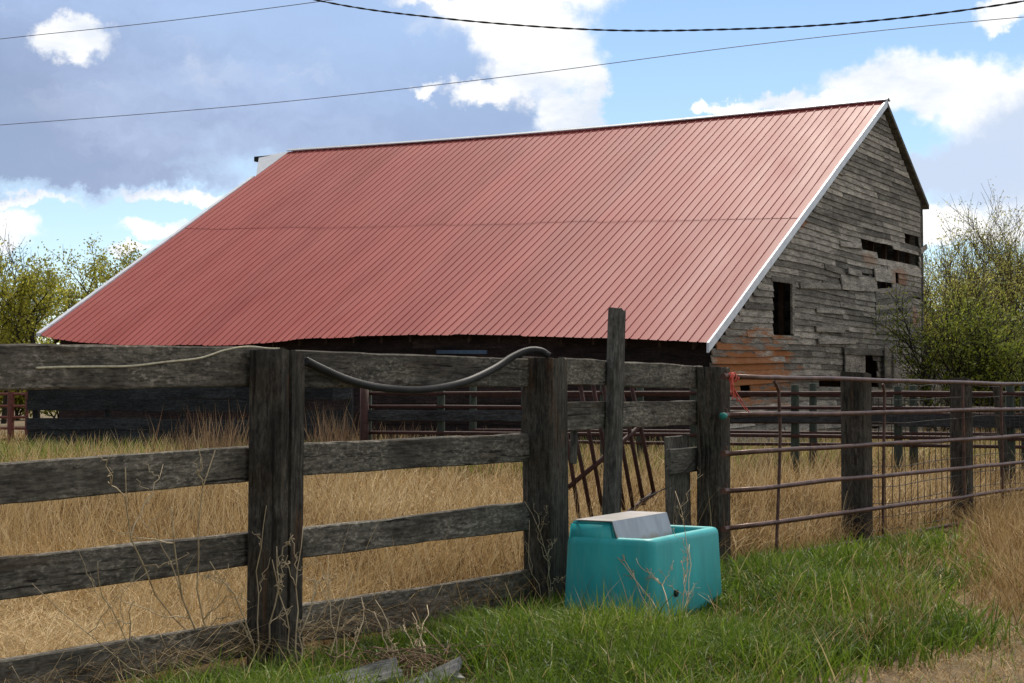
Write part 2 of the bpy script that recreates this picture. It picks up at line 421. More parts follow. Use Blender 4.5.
# field behind the fence
x, y = wedge(290000, 5.5, 46, power=1)
sf = side_of_fence(x, y); k = (sf < -.12); x, y = x[k], y[k]
cl = vnoise(x, y, 1.3, 3); cl2 = vnoise(x, y, 4.5, 13)
left = np.clip(.5-(along(x, y)-.8)*.5, 0, 1)                         # matted on the left, upright stems on the right
h = (.30+.30*nr.random(len(x))**1.6+.10*cl+.07*cl2)*np.clip(.75+.02*y, .8, 1.15)*(1-.12*left)
w = np.clip(.0052*y/10, .0038, .02)*nr.uniform(.6, 1.5, len(x))
tone = np.clip(nr.uniform(-.1, 1.1, len(x))*.85+.08+.26*cl+.22*cl2-.06*(1-left)+.06*left, 0, 1)
hd = 2.2*vnoise(x, y, .9, 21)+nr.normal(0, 1.5, len(x))
blades('dry_grass', M_dry, np.stack([x, y, 0*x], 1), h, w, nr.uniform(.05, .45, len(x))+left*nr.uniform(.0, 1.0, len(x)), nr.uniform(.05, .9, len(x)), tone, 'tangled straw coloured dry grass filling the field behind the fence', 'grass', droop=.3, head=hd, seg=4)
# thin pale seed stems standing above the rest
x, y = wedge(26000, 6, 40, power=1)
sf = side_of_fence(x, y); k = (sf < -.15) & (vnoise(x, y, 1.0, 31) > -.15); x, y = x[k], y[k]
blades('seed_stems', M_dry, np.stack([x, y, 0*x], 1), nr.uniform(.45, .8, len(x)), np.clip(.0055*y/10, .004, .018), nr.uniform(.02, .3, len(x)), nr.uniform(0, .4, len(x)), nr.uniform(.5, 1, len(x)), 'pale thin seed stems standing above the dry field grass', 'grass', seg=4)
# greener strip at the foot of the barn
x = np.concatenate([nr.uniform(-16, 14, 20000), nr.uniform(-13, -3, 12000)]); y = np.concatenate([nr.uniform(22, 34, 20000), nr.uniform(26.5, 31, 12000)])
k = nr.random(len(x)) < np.clip(.5+.5*vnoise(x, y, .5, 9), .1, 1); x, y = x[k], y[k]
blades('barn_green_grass', M_lush, np.stack([x, y, 0*x], 1), nr.uniform(.35, .68, len(x)), np.full(len(x), .018), nr.uniform(.05, .5, len(x)), nr.uniform(0, .5, len(x)), np.clip(nr.uniform(.1, 1.1, len(x)), 0, 1), 'patchy green grass at the foot of the barn wall', 'grass')
# lush bank in front of the fence
x, y = wedge(250000, 5.6, 19, half=.40, pad=.6, power=1)
sf = side_of_fence(x, y); al = along(x, y)
edge = boundary_x(y)+.55*vnoise(x, y, 2.2, 5)
pg = np.clip((edge+.15-x)/1.1, 0, 1)**1.3*np.where(al < 1.0, np.clip((al+2.6)/3.0, .2, 1), 1)
k = (np.hypot(x-DEB.x, (y-DEB.y)*1.3) > .50+.2*nr.random(len(x))) & (sf > .02) & (nr.random(len(x)) < pg*np.clip(.85+.4*vnoise(x, y, 2.6, 8), .3, 1)); x, y = x[k], y[k]; sf = sf[k]
cl = vnoise(x, y, 3.0, 6)
tr_ = np.hypot(x-1.15, y-9.75); h = (.19+.15*nr.random(len(x))+.12*cl+.05*vnoise(x, y, 7., 16))*np.clip(.25+.5*tr_, .36, 1)*np.clip(.4+sf*.8, .45, 1); w = np.clip(.0095*y/9, .007, .014)*nr.uniform(.8, 1.5, len(x))
blades('green_grass', M_lush, np.stack([x, y, 0*x], 1), h, w, nr.uniform(.03, .35, len(x)), nr.uniform(.05, .75, len(x)), np.clip(nr.beta(2, 2, len(x))*.8+.24*cl+.5*(nr.random(len(x)) < .07), 0, 1), 'lush green grass growing along the foot of the fence', 'grass', droop=.3)
# dry verge on the right and straw among the green
x, y = wedge(110000, 4.5, 22, power=1)
sf = side_of_fence(x, y); edge = boundary_x(y)
pd = np.clip((x-edge+.9)/1.0, .05, 1.0)*np.where(along(x, y) < 1.2, .28, 1)
k = (sf > -.3) & (nr.random(len(x)) < pd); x, y = x[k], y[k]; edge = edge[k]
tall = np.clip((x-edge+.25)/.5, 0, 1)*np.clip((y-8.4)/1.3, 0, 1)
h = .06+.08*nr.random(len(x))+tall*(.28+.22*nr.random(len(x)))+(x < edge-.4)*(.16+.2*nr.random(len(x)))
blades('dry_verge_grass', M_dry, np.stack([x, y, 0*x], 1), h, np.clip(.005*y/9, .004, .012), np.where((tall > .3) | (x < edge-.4), nr.uniform(.05, .5, len(x)), nr.uniform(.3, 1.3, len(x))), nr.uniform(0, .7, len(x)), np.clip(nr.beta(2, 2.2, len(x)), 0, 1), 'trampled and tall straw coloured grass on the verge at the right', 'grass', droop=.2)
x, y = wedge(9000, 5.6, 14, half=.40, pad=.6, power=1); edge = boundary_x(y)
k = (x > edge-.3) & (vnoise(x, y, 3.5, 41) > .05); x, y = x[k], y[k]
blades('verge_sprigs', M_lush, np.stack([x, y, 0*x], 1), nr.uniform(.04, .12, len(x)), np.full(len(x), .008), nr.uniform(.1, .9, len(x)), nr.uniform(0, .6, len(x)), nr.uniform(.3, 1, len(x)), 'scattered green sprigs coming up through the trampled verge', 'grass')
# tall brown weeds against the barn
px_, N = [], 0
xs_, ys_, hs_ = [], [], []
for (cx, half, Yc, hh, cnt) in [(212,42,25,1.25,900),(338,26,26,1.3,650),(395,50,27,1.0,500),(470,36,26.5,.75,260),(120,60,27,.7,200),(590,60,26,.8,250),(770,70,24,.7,420),(920,90,23,.75,500)]:
    for _ in range(int(cnt*.55)):
        p = at(cx+rnd.gauss(0, half*.55), 394, Yc+rnd.uniform(-1.2, 1.2)); xs_.append(p.x); ys_.append(p.y); hs_.append(hh*rnd.triangular(.35, 1.15, .6))
x, y, h = map(np.array, (xs_, ys_, hs_))
blades('tall_weeds', M_weed, np.stack([x, y, 0*x], 1), h, nr.uniform(.012, .024, len(x)), nr.uniform(.02, .22, len(x)), nr.uniform(0, .25, len(x)), nr.random(len(x)), 'tall brown dead weeds standing before the dark barn wall', 'weeds', seg=4)

# ------------------------------------------------------------------ plank fence
FT = thing('plank_fence', P1, 'weathered grey plank fence with thick square posts and wide horizontal rails', 'fence')
def fence_post(P, top_px, seed, w=.21, lean=Vector((0,0,0)), stretch=1.0, notch=None, hh=None):
    top = onpl(top_px[0], top_px[1], P, d); hgt = top.z if hh is None else hh
    return plank('post', M_post, FT, Vector((P.x, P.y, -.25)), Vector((P.x, P.y, hgt))+lean, w, w, w*stretch, n, nx=34, wob=.006, bev=.018, rag=.012, seed=seed, notch=notch, top_slope=.02)
fence_post(P1, (274, 351), 1, w=.215, lean=-d*.0+n*.01, notch=(.02,.012,.05))
fence_post(P2, (544, 358), 2, w=.235, lean=-d*.03)
fence_post(P3, (714, 367), 3, w=.215)
back = P1-n*.135                                       # rails are nailed to the far side
def rail(p_tl, p_bl, p_tr, p_br, seed, m=None, base=None, thick=.045, ext0=0, ext1=0, parent=FT, name='rail', bow=0, wob=.0075):
    base = base or back
    a = onpl(*p_tl, base, d); b_ = onpl(*p_bl, base, d); c_ = onpl(*p_tr, base, d); e = onpl(*p_br, base, d)
    p0 = (a+b_)/2; p1 = (c_+e)/2; ax = (p1-p0).normalized()
    return plank(name, m or M_fence, parent, p0-ax*ext0, p1+ax*ext1, (a-b_).length, (c_-e).length, thick, n, nx=40, wob=wob, bev=.007, seed=seed, rag=.012, bow=bow)
# left bay, running out of the picture
rail((0,346),(0,388),(250,347),(250,387), 11, ext0=2.2, ext1=.08)
rail((0,461),(0,505),(250,446),(250,481), 12, ext0=2.2, ext1=.08)
rail((0,555),(0,601),(250,532),(250,566), 13, ext0=2.2, ext1=.08)
rail((0,661),(0,701),(246,620),(246,656), 14, ext0=2.2, ext1=.08)
# middle bay
rail((304,350),(304,387),(522,359),(522,386), 15, ext0=.1, ext1=.1)
rail((304,443),(304,475),(522,433),(522,461), 16, ext0=.1, ext1=.1)
rail((304,528),(304,557),(522,502),(522,531), 17, ext0=.1, ext1=.1)
rail((303,603),(303,642),(522,570),(522,606), 18, ext0=.1, ext1=.1, bow=-.01)
# right bay
rail((568,358),(568,385),(698,366),(698,389), 19, ext0=.1, ext1=.05)
rail((568,402),(568,430),(698,401),(698,425), 20, ext0=.1, ext1=.05)
# patched end by the gate post: an upright plank and a short board on it
bk2 = P1-n*.20
a = onpl(679, 520, bk2, d); b_ = onpl(677, 436, bk2, d)
plank('upright_plank', M_pole, FT, Vector((a.x, a.y, 0)), b_, .40, .40, .04, n, seed=31)
rail((668,449),(669,474),(702,446),(703,471), 32, m=M_pole, base=P1-n*.15, name='short_board')
a = onpl(573, 463, bk2, d); b_ = onpl(574, 428, bk2, d)
plank('batten', M_pole, FT, a, b_, .07, .07, .03, n, seed=33)

# tall pole propped in front of the right bay
base = onpl(612, 532, P1-n*.04, d); top = onpl(617, 310, P1-n*.06, d)
o = plank('tall_pole', M_pole, None, Vector((base.x-.02, base.y, 0)), top, .155, .135, .10, n, nx=36, wob=.01, bev=.022, seed=41, top_slope=.03)
tag(o, 'tall weathered pole standing against the rails behind the turquoise trough', 'post')

# ------------------------------------------------------------------ rope and hose
def smoothpts(pts, m=6):
    out = []
    P = [pts[0]]+list(pts)+[pts[-1]]
    for i in range(1, len(P)-2):
        for k in range(m):
            t = k/m; a, b, c, e = P[i-1], P[i], P[i+1], P[i+2]
            out.append(.5*((2*b)+(c-a)*t+(2*a-5*b+4*c-e)*t*t+(3*b-a-3*c+e)*t**3))
    out.append(Vector(pts[-1])); return out
rp = [onpl(*q, P1-n*.10, d) for q in [(36,368),(60,367),(95,366.5),(130,366),(165,362),(200,358)]]
rp += [onpl(225, 350, P1-n*.112, d), onpl(248, 347.5, P1-n*.105, d)+Z*.004, onpl(268, 348.5, P1-n*.02, d), onpl(280, 350, P1+n*.03, d)+Z*.006]
m = MB(); m.tube(smoothpts(rp), .0052, 6); tag(m.build('rope', M_rope, smooth=True, M=pivot(rp)), 'thin cream rope lying along the top rail by the near post', 'rope')
hp = [onpl(*q, P1-n*.075, d) for q in [(306,361),(322,369),(345,379),(370,386),(395,389),(420,389.5),(445,386.5),(470,380),(495,368)]]
hp += [onpl(512, 357, P1-n*.06, d), onpl(528, 350.5, P1-n*.02, d), onpl(541, 351, P1+n*.03, d), onpl(549, 356, P1+n*.07, d)]
sp = smoothpts(hp, 26); m = MB()
m.tube(sp, [.0215+(.0028 if i % 2 else -.0015) for i in range(len(sp))], 10)
tag(m.build('hose', M_hose, smooth=True, M=pivot(hp)), 'black corrugated hose sagging along the top rail between two posts', 'hose')

# ------------------------------------------------------------------ pipe gate
GA = at(727, 565, 12.35); GB = at(1024, 513, 17.75); gd = (GB-GA); gd.z = 0; gd.normalize(); gn = Vector((gd.y, -gd.x, 0))
GT = thing('pipe_gate', Vector((GA.x, GA.y, 0)), 'long rusty brown six bar pipe gate running out at the right', 'gate')
rails = [(376.5,384),(415.5,409),(453.5,435.5),(491,462),(529,488.5),(566,512)]
gz = []
for i, (ya, yb) in enumerate(rails):
    a = onpl(725, ya, GA, gd); b_ = onpl(1024, yb, GA, gd); L = (b_-a).length; u = (b_-a)/L
    pts = [a+u*t for t in np.linspace(0, L+2.2, 16)]
    pts = [p+Z*(.012*mnoise.noise(Vector((i*5.3, k*.45, 0))))+gn*.01*mnoise.noise(Vector((i*3.3, k*.5, 9))) for k, p in enumerate(pts)]
    m = MB(); m.tube(pts, .0205, 10); m.build('rail', M_gate, GT, smooth=True, M=pivot(pts)); gz.append(pts)
    # hinge lug into the post
    m = MB(); m.tube([a-u*.03, a+u*.03], .026, 10); m.tube([a+u*.02+Z*.03, a+u*.02+Z*.055], .012, 6); m.build('end_collar', M_gate, GT, smooth=False, M=Matrix.Translation(a))
cp = onpl(723.5, 416, GA+gn*.02, gd); m = MB()
m.tube([cp-gd*.02-Z*0, cp-gd*.02+gd*.045], [.028,.024], 10); m.build('end_cap', plain('teal_plastic', (.01,.16,.14), (.02,.22,.19), rough=.5), GT, smooth=True, M=Matrix.Translation(cp))
for (xb, yb, xm, ym, xt, yt, cur) in [(776,556,780,450,774,381,1),(883,542,883.5,460,883,384,.3),(965,533,964,455,963,384,0),(1003,522,1002,440,1001,384,0),(1062,520,1062,450,1062,386,0)]:
    q = GA-gn*.012
    a = onpl(xb, yb, q, gd); mm = onpl(xm, ym, q, gd); t_ = onpl(xt+5*cur, yt+18, q, gd); t2 = onpl(xt+4*cur, yt+8, q, gd); t3 = onpl(xt, yt, q, gd)
    m = MB(); pts = smoothpts([a, mm, t_, t2, t3], 6); m.tube(pts, .014, 8); m.build('upright', M_gate, GT, smooth=True, M=pivot(pts))
# twine
m = MB()
for k in range(7):
    s0 = onpl(731, 377, GA+gn*.03, gd); pts = [s0+Vector((rnd.uniform(-.02,.02), rnd.uniform(-.02,.02), .03))]
    tgt = [(731,400),(733,398),(748,412),(730,395),(737,402),(747,411),(743,401)][k]
    for t in (.3, .6, 1):
        q = onpl(731+(tgt[0]-731)*t*t+rnd.uniform(-1,1), 377+(tgt[1]-377)*t, GA+gn*.04, gd); pts.append(q+gn*rnd.uniform(-.01,.02))
    m.tube(smoothpts(pts, 4), .0042, 5)
c0 = onpl(730.5, 377, GA, gd); m.tube([c0+(gn*math.cos(q)+Z*math.sin(q))*.034+gd*.006*q for q in np.linspace(0, 12.6, 30)], .006, 5)
tag(m.build('twine', M_twine, smooth=True, M=Matrix.Translation(c0)), 'frayed red twine knotted around the top bar of the pipe gate', 'twine')

# ------------------------------------------------------------------ wire fence behind the gate
wf = GA-gn*.22
WT = thing('wire_fence', Vector((wf.x, wf.y, 0)), 'wire mesh fence on dark wooden posts behind the pipe gate', 'fence')
for (px, pt, wd, sd, hl) in [(856,374,.235,51,0),(961,379,.20,52,0),(1046,382,.19,54,0)]:
    q = onpl(px, 394, wf, gd); tp = onpl(px, pt, wf, gd)
    plank('post', M_post, WT, Vector((q.x, q.y, -.2)), Vector((q.x, q.y, tp.z)), wd, wd*.97, wd, gn, nx=30, wob=.014, bev=.03, seed=sd, top_slope=.03)
q = onpl(1004, 394, wf-gn*.5, gd); tp = onpl(997, 383, wf-gn*.5, gd)
o = plank('broken_post', M_post, None, Vector((q.x+.05, q.y, -.1)), tp, .11, .13, .09, gn, nx=20, wob=.012, bev=.02, seed=55)
tag(o, 'thin dark leaning post behind the wire mesh at the right edge', 'post')
m = MB(); ws = wf+gn*.10
aa = onpl(862, 394, ws, gd); ab = onpl(1070, 394, ws, gd); L = (ab-aa).length; aa.z = 0; u = (ab-aa); u.z = 0; u.normalize()
hz = [.12,.24,.38,.54,.72,.92,1.14,1.36]
for i, hq in enumerate(hz):
    m.tube([aa+u*t+Z*(hq+.03*mnoise.noise(Vector((t*.8, i*3, 1)))+(-.02*math.sin(t*1.4))) for t in np.linspace(0, L, 26)], .0042, 4)
t = .05
while t < L:
    m.tube([aa+u*(t+.02*mnoise.noise(Vector((t*3, k*1.1, 5))))+Z*(.1+k*.158) for k in range(9)], .0042, 4); t += .155
m.tube([aa-u*.0+u*t+Z*(1.53-.05*math.sin(math.pi*((t*.45) % 1)))+gn*.0 for t in np.linspace(0, L, 40)], .0045, 4)
m.build('wire_mesh', M_wire, WT, M=Matrix.Translation(aa))
# loose wire hanging from the corner post
pts = smoothpts([onpl(*q, P3-n*.12, d) for q in [(700,452),(690,466),(676,482),(662,490),(640,500)]], 5)
m = MB(); m.tube(pts, .005, 5); tag(m.build('loose_wire', M_wire, M=pivot(pts)), 'slack dark wire hanging between the corner post and the short board', 'wire')

# ------------------------------------------------------------------ slanted feeder panel behind the right bay
FP = at(612, 540, 13.6); fx = Vector((.93, .36, 0)).normalized()
FD = thing('feeder_panel', Vector((FP.x, FP.y, 0)), 'dark red feeder panel of slanted bars leaning behind the plank fence', 'livestock panel')
def ftube(nm, pts, r):
    P = [onpl(*q, FP, fx) for q in pts]; m = MB(); m.tube(P, r, 7); m.build(nm, M_red, FD, smooth=True, M=pivot(P))
for k, (xa, ya, xb, yb) in enumerate([(561,405,582,535),(569,405,594,530),(580,384,603,512),(593,384,613,505),(603,384,624,510),(613,400,634,512),(620,384,644,505),(631,384,654,493)]):
    ftube('bar', [(xa,ya),((xa+xb)/2+.5,(ya+yb)/2),(xb,yb)], .019)
ftube('frame_rail', [(560,494),(600,461),(640,426)], .022); ftube('frame_rail', [(582,538),(618,520),(655,492)], .022)
ftube('frame_rail', [(575,384),(604,381),(640,384)], .02)

# ------------------------------------------------------------------ water trough
TA = onz(653, 627); tx = Vector((math.sin(R(29.4)), math.cos(R(29.4)), 0)); ty = Vector((-tx.y, tx.x, 0))
TL, TW, TH_ = 1.10, .60, .52
TT = thing('water_trough', TA, 'turquoise plastic livestock water trough with a metal float cover in the grass', 'trough')
def trough_mat():
    m, nt, b = newmat('turquoise_plastic')
    tc = nt.nodes.new('ShaderNodeTexCoord'); P = tc.outputs['Object']
    n1 = noise_(nt, vmul(nt, P, (1,1,.35)), 5, 6, .6); n2 = noise_(nt, vmul(nt, P, (9,9,.8)), 4, 5, .7)
    col = mixc(nt, remap(nt, n1, .3, .7), (.012,.31,.33), (.03,.45,.465))
    col = mixc(nt, math_(nt, 'MULTIPLY', remap(nt, n2, .5, .72), .35), col, (.15,.42,.38))
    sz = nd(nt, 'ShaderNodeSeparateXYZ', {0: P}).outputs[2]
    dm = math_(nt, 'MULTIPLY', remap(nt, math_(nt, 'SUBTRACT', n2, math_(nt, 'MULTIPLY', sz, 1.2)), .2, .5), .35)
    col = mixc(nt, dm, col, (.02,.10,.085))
    nt.links.new(col, b.inputs['Base Color']); b.inputs['Roughness'].default_value = .48
    bp = nd(nt, 'ShaderNodeBump', {'Strength': .08, 'Distance': .01, 'Height': n1}); nt.links.new(bp.outputs[0], b.inputs['Normal'])
    return m
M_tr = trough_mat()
def rrect(x0, x1, y0, y1, r, z, seg=5):
    out = []
    for (cx, cy, a0) in ((x1-r, y0+r, -90), (x1-r, y1-r, 0), (x0+r, y1-r, 90), (x0+r, y0+r, 180)):
        for k in range(seg+1):
            a = R(a0+90*k/seg); out.append((cx+r*math.cos(a), cy+r*math.sin(a), z))
    return out
def tw(p): return TA+tx*p[0]+ty*p[1]+Z*p[2]
MT = frame(TA, tx, ty)
rings = []
for (ins, z, r) in [(-.022,-.03,.07),(-.019,.05,.07),(-.010,.25,.065),(0,TH_-.045,.06),(.004,TH_-.02,.06),(.014,TH_-.005,.055),(.028,TH_,.05),(.055,TH_,.05),(.068,TH_-.006,.05),(.076,TH_-.025,.05),(.10,.2,.06),(.13,.13,.06)]:
    rings.append(rrect(ins, TL-ins, ins, TW-ins, r, z))
m = MB(); vs = [tw(p) for r_ in rings for p in r_]; nn = len(rings[0])
fs = [(i*nn+k, i*nn+(k+1) % nn, (i+1)*nn+(k+1) % nn, (i+1)*nn+k) for i in range(len(rings)-1) for k in range(nn)]
fs.append(tuple((len(rings)-1)*nn+k for k in range(nn))); fs.append(tuple(range(nn-1, -1, -1)))
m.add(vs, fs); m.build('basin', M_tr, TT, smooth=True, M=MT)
# float housing: raised hump along the fence side with sloping ends
HX0, HX1, HY0, HY1, HZ = .012, .85, .285, .592, .61
m = MB()
hv = [(HX0,HY0-.03,.44),(HX1+.09,HY0-.03,.44),(HX1+.09,HY1,.44),(HX0,HY1,.44),(HX0+.012,HY0,HZ),(HX1,HY0,HZ),(HX1,HY1-.02,HZ),(HX0+.012,HY1-.02,HZ)]
bm = bmesh.new(); bv = [bm.verts.new(tw(p)) for p in hv]
for f_ in [(0,3,2,1),(4,5,6,7),(0,1,5,4),(1,2,6,5),(2,3,7,6),(3,0,4,7)]: bm.faces.new([bv[i] for i in f_])
bmesh.ops.bevel(bm, geom=list(bm.edges), offset=.014, segments=3, affect='EDGES')
me = bpy.data.meshes.new('float_housing'); bm.to_mesh(me); bm.free(); me.transform(MT.inverted()); me.materials.append(M_tr)
me.polygons.foreach_set('use_smooth', [True]*len(me.polygons))
o = link(bpy.data.objects.new('float_housing', me)); o.matrix_world = MT; attach(o, TT, MT)
def steel_mat():
    m, nt, b = newmat('cover_steel')
    tc = nt.nodes.new('ShaderNodeTexCoord'); P = tc.outputs['Object']
    n1 = noise_(nt, vmul(nt, P, (3,1,1)), 3, 5, .6); sz = nd(nt, 'ShaderNodeSeparateXYZ', {0: P}).outputs[2]
    col = mixc(nt, remap(nt, n1, .35, .65), (.27,.265,.26), (.36,.355,.35))
    col = mixc(nt, math_(nt, 'MULTIPLY', remap(nt, math_(nt, 'SUBTRACT', n1, math_(nt, 'MULTIPLY', math_(nt, 'SUBTRACT', sz, .46), 7.0)), .15, .4), .7), col, (.23,.15,.07))  # colour turns browner towards the lower edge of the cover
    nt.links.new(col, b.inputs['Base Color']); b.inputs['Metallic'].default_value = .92; b.inputs['Roughness'].default_value = .36
    return m
m = MB(); t_ = .004
lx0, lx1 = HX0+.004, HX1-.01
prof = [(HY1-.05, HZ+.006), (HY0-.004, HZ+.006), (HY0-.055, .455)]
vs = []
for xx in (lx0, lx1):
    for (yy, z) in prof: vs.append(tw((xx, yy, z)))
    for (yy, z) in prof: vs.append(tw((xx, yy-.003, z+.006)))
fs = [(0,1,7,6),(1,2,8,7)]
fs = [(0,6,7,1),(1,7,8,2),(3,4,10,9),(4,5,11,10),(0,3,9,6),(2,8,11,5),(0,1,4,3),(1,2,5,4),(6,9,10,7),(7,10,11,8)]
m.add(vs, fs); m.build('metal_cover', steel_mat(), TT, M=MT)
m = MB(); c0 = tw((.30,-.018,.17)); m.tube([c0+ty*.03, c0-ty*.012, c0-ty*.013], [.022,.022,.012], 12); m.build('drain_plug', plain('black_plug', (.006,.006,.006), (.012,.012,.012), rough=.5), TT, smooth=False, M=Matrix.Translation(c0))

# ------------------------------------------------------------------ the barn
A = at(885.5, 101.5, 42.0)
VPg = 1420.0; gv = Vector((VPg-512, F, 0)).normalized()
VPr = -2590.0; rv = -Vector((VPr-512, F, 0)).normalized(); rv = Vector((VPr-512, F, 0)).normalized()
E = onpl(708, 343, A, gv); Rr = onpl(927.5, 206, A, gv)
AF = onpl(289, 152, A, rv); EF = onpl(40, 335, E, rv)
LR = (AF-A).length
ev = (EF-E); ev.z = 0; EL_ = ev.length; ev.normalize()
gnrm = -rv                                      # outward normal of the near gable
BT = thing('barn', Vector((E.x, E.y, 0)), 'old grey timber barn with a long faded red metal roof', 'barn')
prof_px = [(708,343),(690,342.5),(640,339.5),(600,338),(550,336.5),(500,335.5),(430,334.5),(380,336),(340,337.5),(300,339),(265,342.5),(240,345),(190,345.5),(150,345),(115,344.5),(80,342),(55,338.5),(40,335)]
prof3 = []
for q in prof_px:
    p = onpl(q[0], q[1], E, ev); prof3.append((((p-E).dot(ev))/EL_, p.z))
pu = [a for a, b in prof3]; pz = [b for a, b in prof3]
def eave(u): p = E+ev*EL_*u; return Vector((p.x, p.y, float(np.interp(u, pu, pz))))
def ridge(u):
    p = A+(AF-A)*u; return p+Z*(-.10*math.sin(math.pi*u))
def roofpt(u, v, up=0.0):
    a = ridge(u); e = eave(u); s0 = E+(EF-E)*u                       # sag of the eave eases out up the slope
    p = a+(Vector((e.x, e.y, s0.z))-a)*v
    p.z += (e.z-s0.z)*v**3
    p.z += .02*mnoise.noise(Vector((u*9, v*5, 0)))
    return p+Vector((0,0,up))
NR = int(LR/.229)
rn = ((E-A).cross(rv)).normalized(); rn = rn if rn.z > 0 else -rn
def roof_sheet(name, v0f, v1f, up, seed, nv=14):
    m = MB(); vs = []; prof = []
    for k in range(NR):
        for (du, hh) in ((0,.0),(.05,.021),(.14,.021),(.19,.0),(.55,.001)):
            prof.append(((k+du)/NR, hh))
    prof.append((1.0, 0)); W_ = len(prof)
    rg = random.Random(seed); pan = [rg.uniform(-.012,.012) for _ in range(NR//4+2)]
    for j in range(nv+1):
        for (u, hh) in prof:
            v0 = v0f(u); v1 = v1f(u)+pan[int(u*NR/4)]*.25
            p = roofpt(u, v0+(v1-v0)*j/nv)+rn*(hh+up); vs.append(p)
    fs = [(j*W_+i, (j+1)*W_+i, (j+1)*W_+i+1, j*W_+i+1) for j in range(nv) for i in range(W_-1)]
    tones = [pan[int(prof[i][0]*NR/4)]*40+.5 for j in range(nv) for i in range(W_-1)]
    m.add(vs, fs); m.t = tones
    return m
def roof_mat():
    m, nt, b = newmat('faded_red_metal')
    tc = nt.nodes.new('ShaderNodeTexCoord'); P = tc.outputs['Object']; a = nd(nt, 'ShaderNodeAttribute', attribute_name='tone')
    n1 = noise_(nt, vmul(nt, P, (1,.25,.25)), 1.3, 6, .6); n2 = noise_(nt, P, .25, 3, .5); n3 = noise_(nt, vmul(nt, P, (6,.3,.3)), 1.5, 5, .7)
    col = mixc(nt, remap(nt, n1, .3, .7), (.29,.064,.058), (.345,.090,.081))
    col = mixc(nt, math_(nt, 'MULTIPLY', remap(nt, n3, .5, .75), .3), col, (.45,.19,.17))
    tf = remap(nt, a.outputs['Fac'], 0, 1, .93, 1.07)
    col = mixc(nt, 1.0, col, nd(nt, 'ShaderNodeCombineXYZ', {0: tf, 1: tf, 2: tf}).outputs[0], 'MULTIPLY')
    nt.links.new(col, b.inputs['Base Color'])
    nt.links.new(remap(nt, n1, .3, .7, .52, .60), b.inputs['Roughness']); b.inputs['Specular IOR Level'].default_value = .11
    bp = nd(nt, 'ShaderNodeBump', {'Strength': .06, 'Distance': .02, 'Height': n2}); nt.links.new(bp.outputs[0], b.inputs['Normal'])
    return m
M_roof = roof_mat(); RM = frame(A, rv, (E-A).normalized())
seam = lambda u: .557+(.48-.557)*u
RO = roof_sheet('roof', lambda u: seam(u)-.012, lambda u: 1.0, 0.0, 3).build('roof', M_roof, BT, M=RM)
roof_sheet('upper_roof_sheet', lambda u: 0.0, lambda u: seam(u), .009, 5).build('upper_roof_sheet', M_roof, RO, M=RM)
# far slope
m = MB(); bR = lambda u: Rr+(AF-A)*u
vs = [ridge(0)+Z*.0, ridge(.5), ridge(1), bR(0), bR(.5), bR(1)]; m.add(vs, [(0,1,4,3),(1,2,5,4)]); m.build('rear_roof', M_roof, RO, M=RM)
# ceiling deck and rafters under the sheets keep the inside dark
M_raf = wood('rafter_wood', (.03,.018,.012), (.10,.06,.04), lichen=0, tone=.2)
m = MB(); deck = []
for j in range(7):
    for i in range(25): deck.append(roofpt(i/24, min(.995, j/6), -.035))
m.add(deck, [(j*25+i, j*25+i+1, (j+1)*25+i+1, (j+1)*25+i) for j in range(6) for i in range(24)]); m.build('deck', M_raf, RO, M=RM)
m = MB()
for k in range(24):
    u = (k+.5)/24; a = roofpt(u, .86, -.12); b_ = roofpt(u, .985, -.10); w_ = rv*.05; m.box(a-Z*.14, b_-a, w_, Z*.13, rnd.random())
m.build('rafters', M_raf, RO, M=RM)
# trims
def strip(name, pts, across, thick, mat, parent=RO):
    m = MB(); vs = []
    for p in pts: vs += [p, p+across, p+across+thick, p+thick]
    fs = []
    for i in range(len(pts)-1):
        for k in range(4): fs.append((i*4+k, i*4+(k+1) % 4, i*4+4+(k+1) % 4, i*4+4+k))
    fs += [(3,2,1,0), tuple(len(vs)-4+k for k in range(4))]
    m.add(vs, fs); return m.build(name, mat, parent, M=pivot(pts))
pts = [roofpt(0, v, .045) for v in np.linspace(-.002, 1.006, 14)]
strip('rake_trim', pts, rv*-.05, Z*-.20, M_trim)
pts = [roofpt(1, v, .05) for v in np.linspace(.17, 1.0, 14)]
strip('rake_trim', pts, rv*.13, Z*-.08, M_trim)
pts = [A+Z*.02-rv*.05, Rr+Z*.02-rv*.05]; strip('rake_trim', pts, rv*.25, Z*-.12, M_pole)
pts = [ridge(u)+Z*.075 for u in np.linspace(-.004, 1, 20)]
strip('ridge_cap', [p-gv*.12-Z*.062 for p in pts], gv*.13+Z*.066, Z*.025, M_grey)
strip('ridge_cap', [p+gv*.011+Z*.006 for p in pts], gv*.17-Z*.06, Z*.025, M_grey)
# hay hood at the far end
hz_ = onpl(259, 156.5, A, rv)
hl = roofpt(1, .165, .02)
m = MB(); hd = [AF+Z*.02, hz_, hl]; m.add(hd+[p-Z*.08 for p in hd], [(0,1,2),(5,4,3),(0,3,4,1),(1,4,5,2),(2,5,3,0)])
b2 = Vector(bR(1)*.25+AF*.75); m.add([AF+Z*.015, hz_-Z*.005, b2], [(0,2,1)])
HH = m.build('hay_hood', M_grey, BT, M=Matrix.Translation(AF))
m = MB(); m.box(hz_-rv*.5+gv*-.10-Z*.17, rv*.62, gv*.2, Z*.16); m.build('hood_beam', M_back, HH, M=Matrix.Translation(hz_))

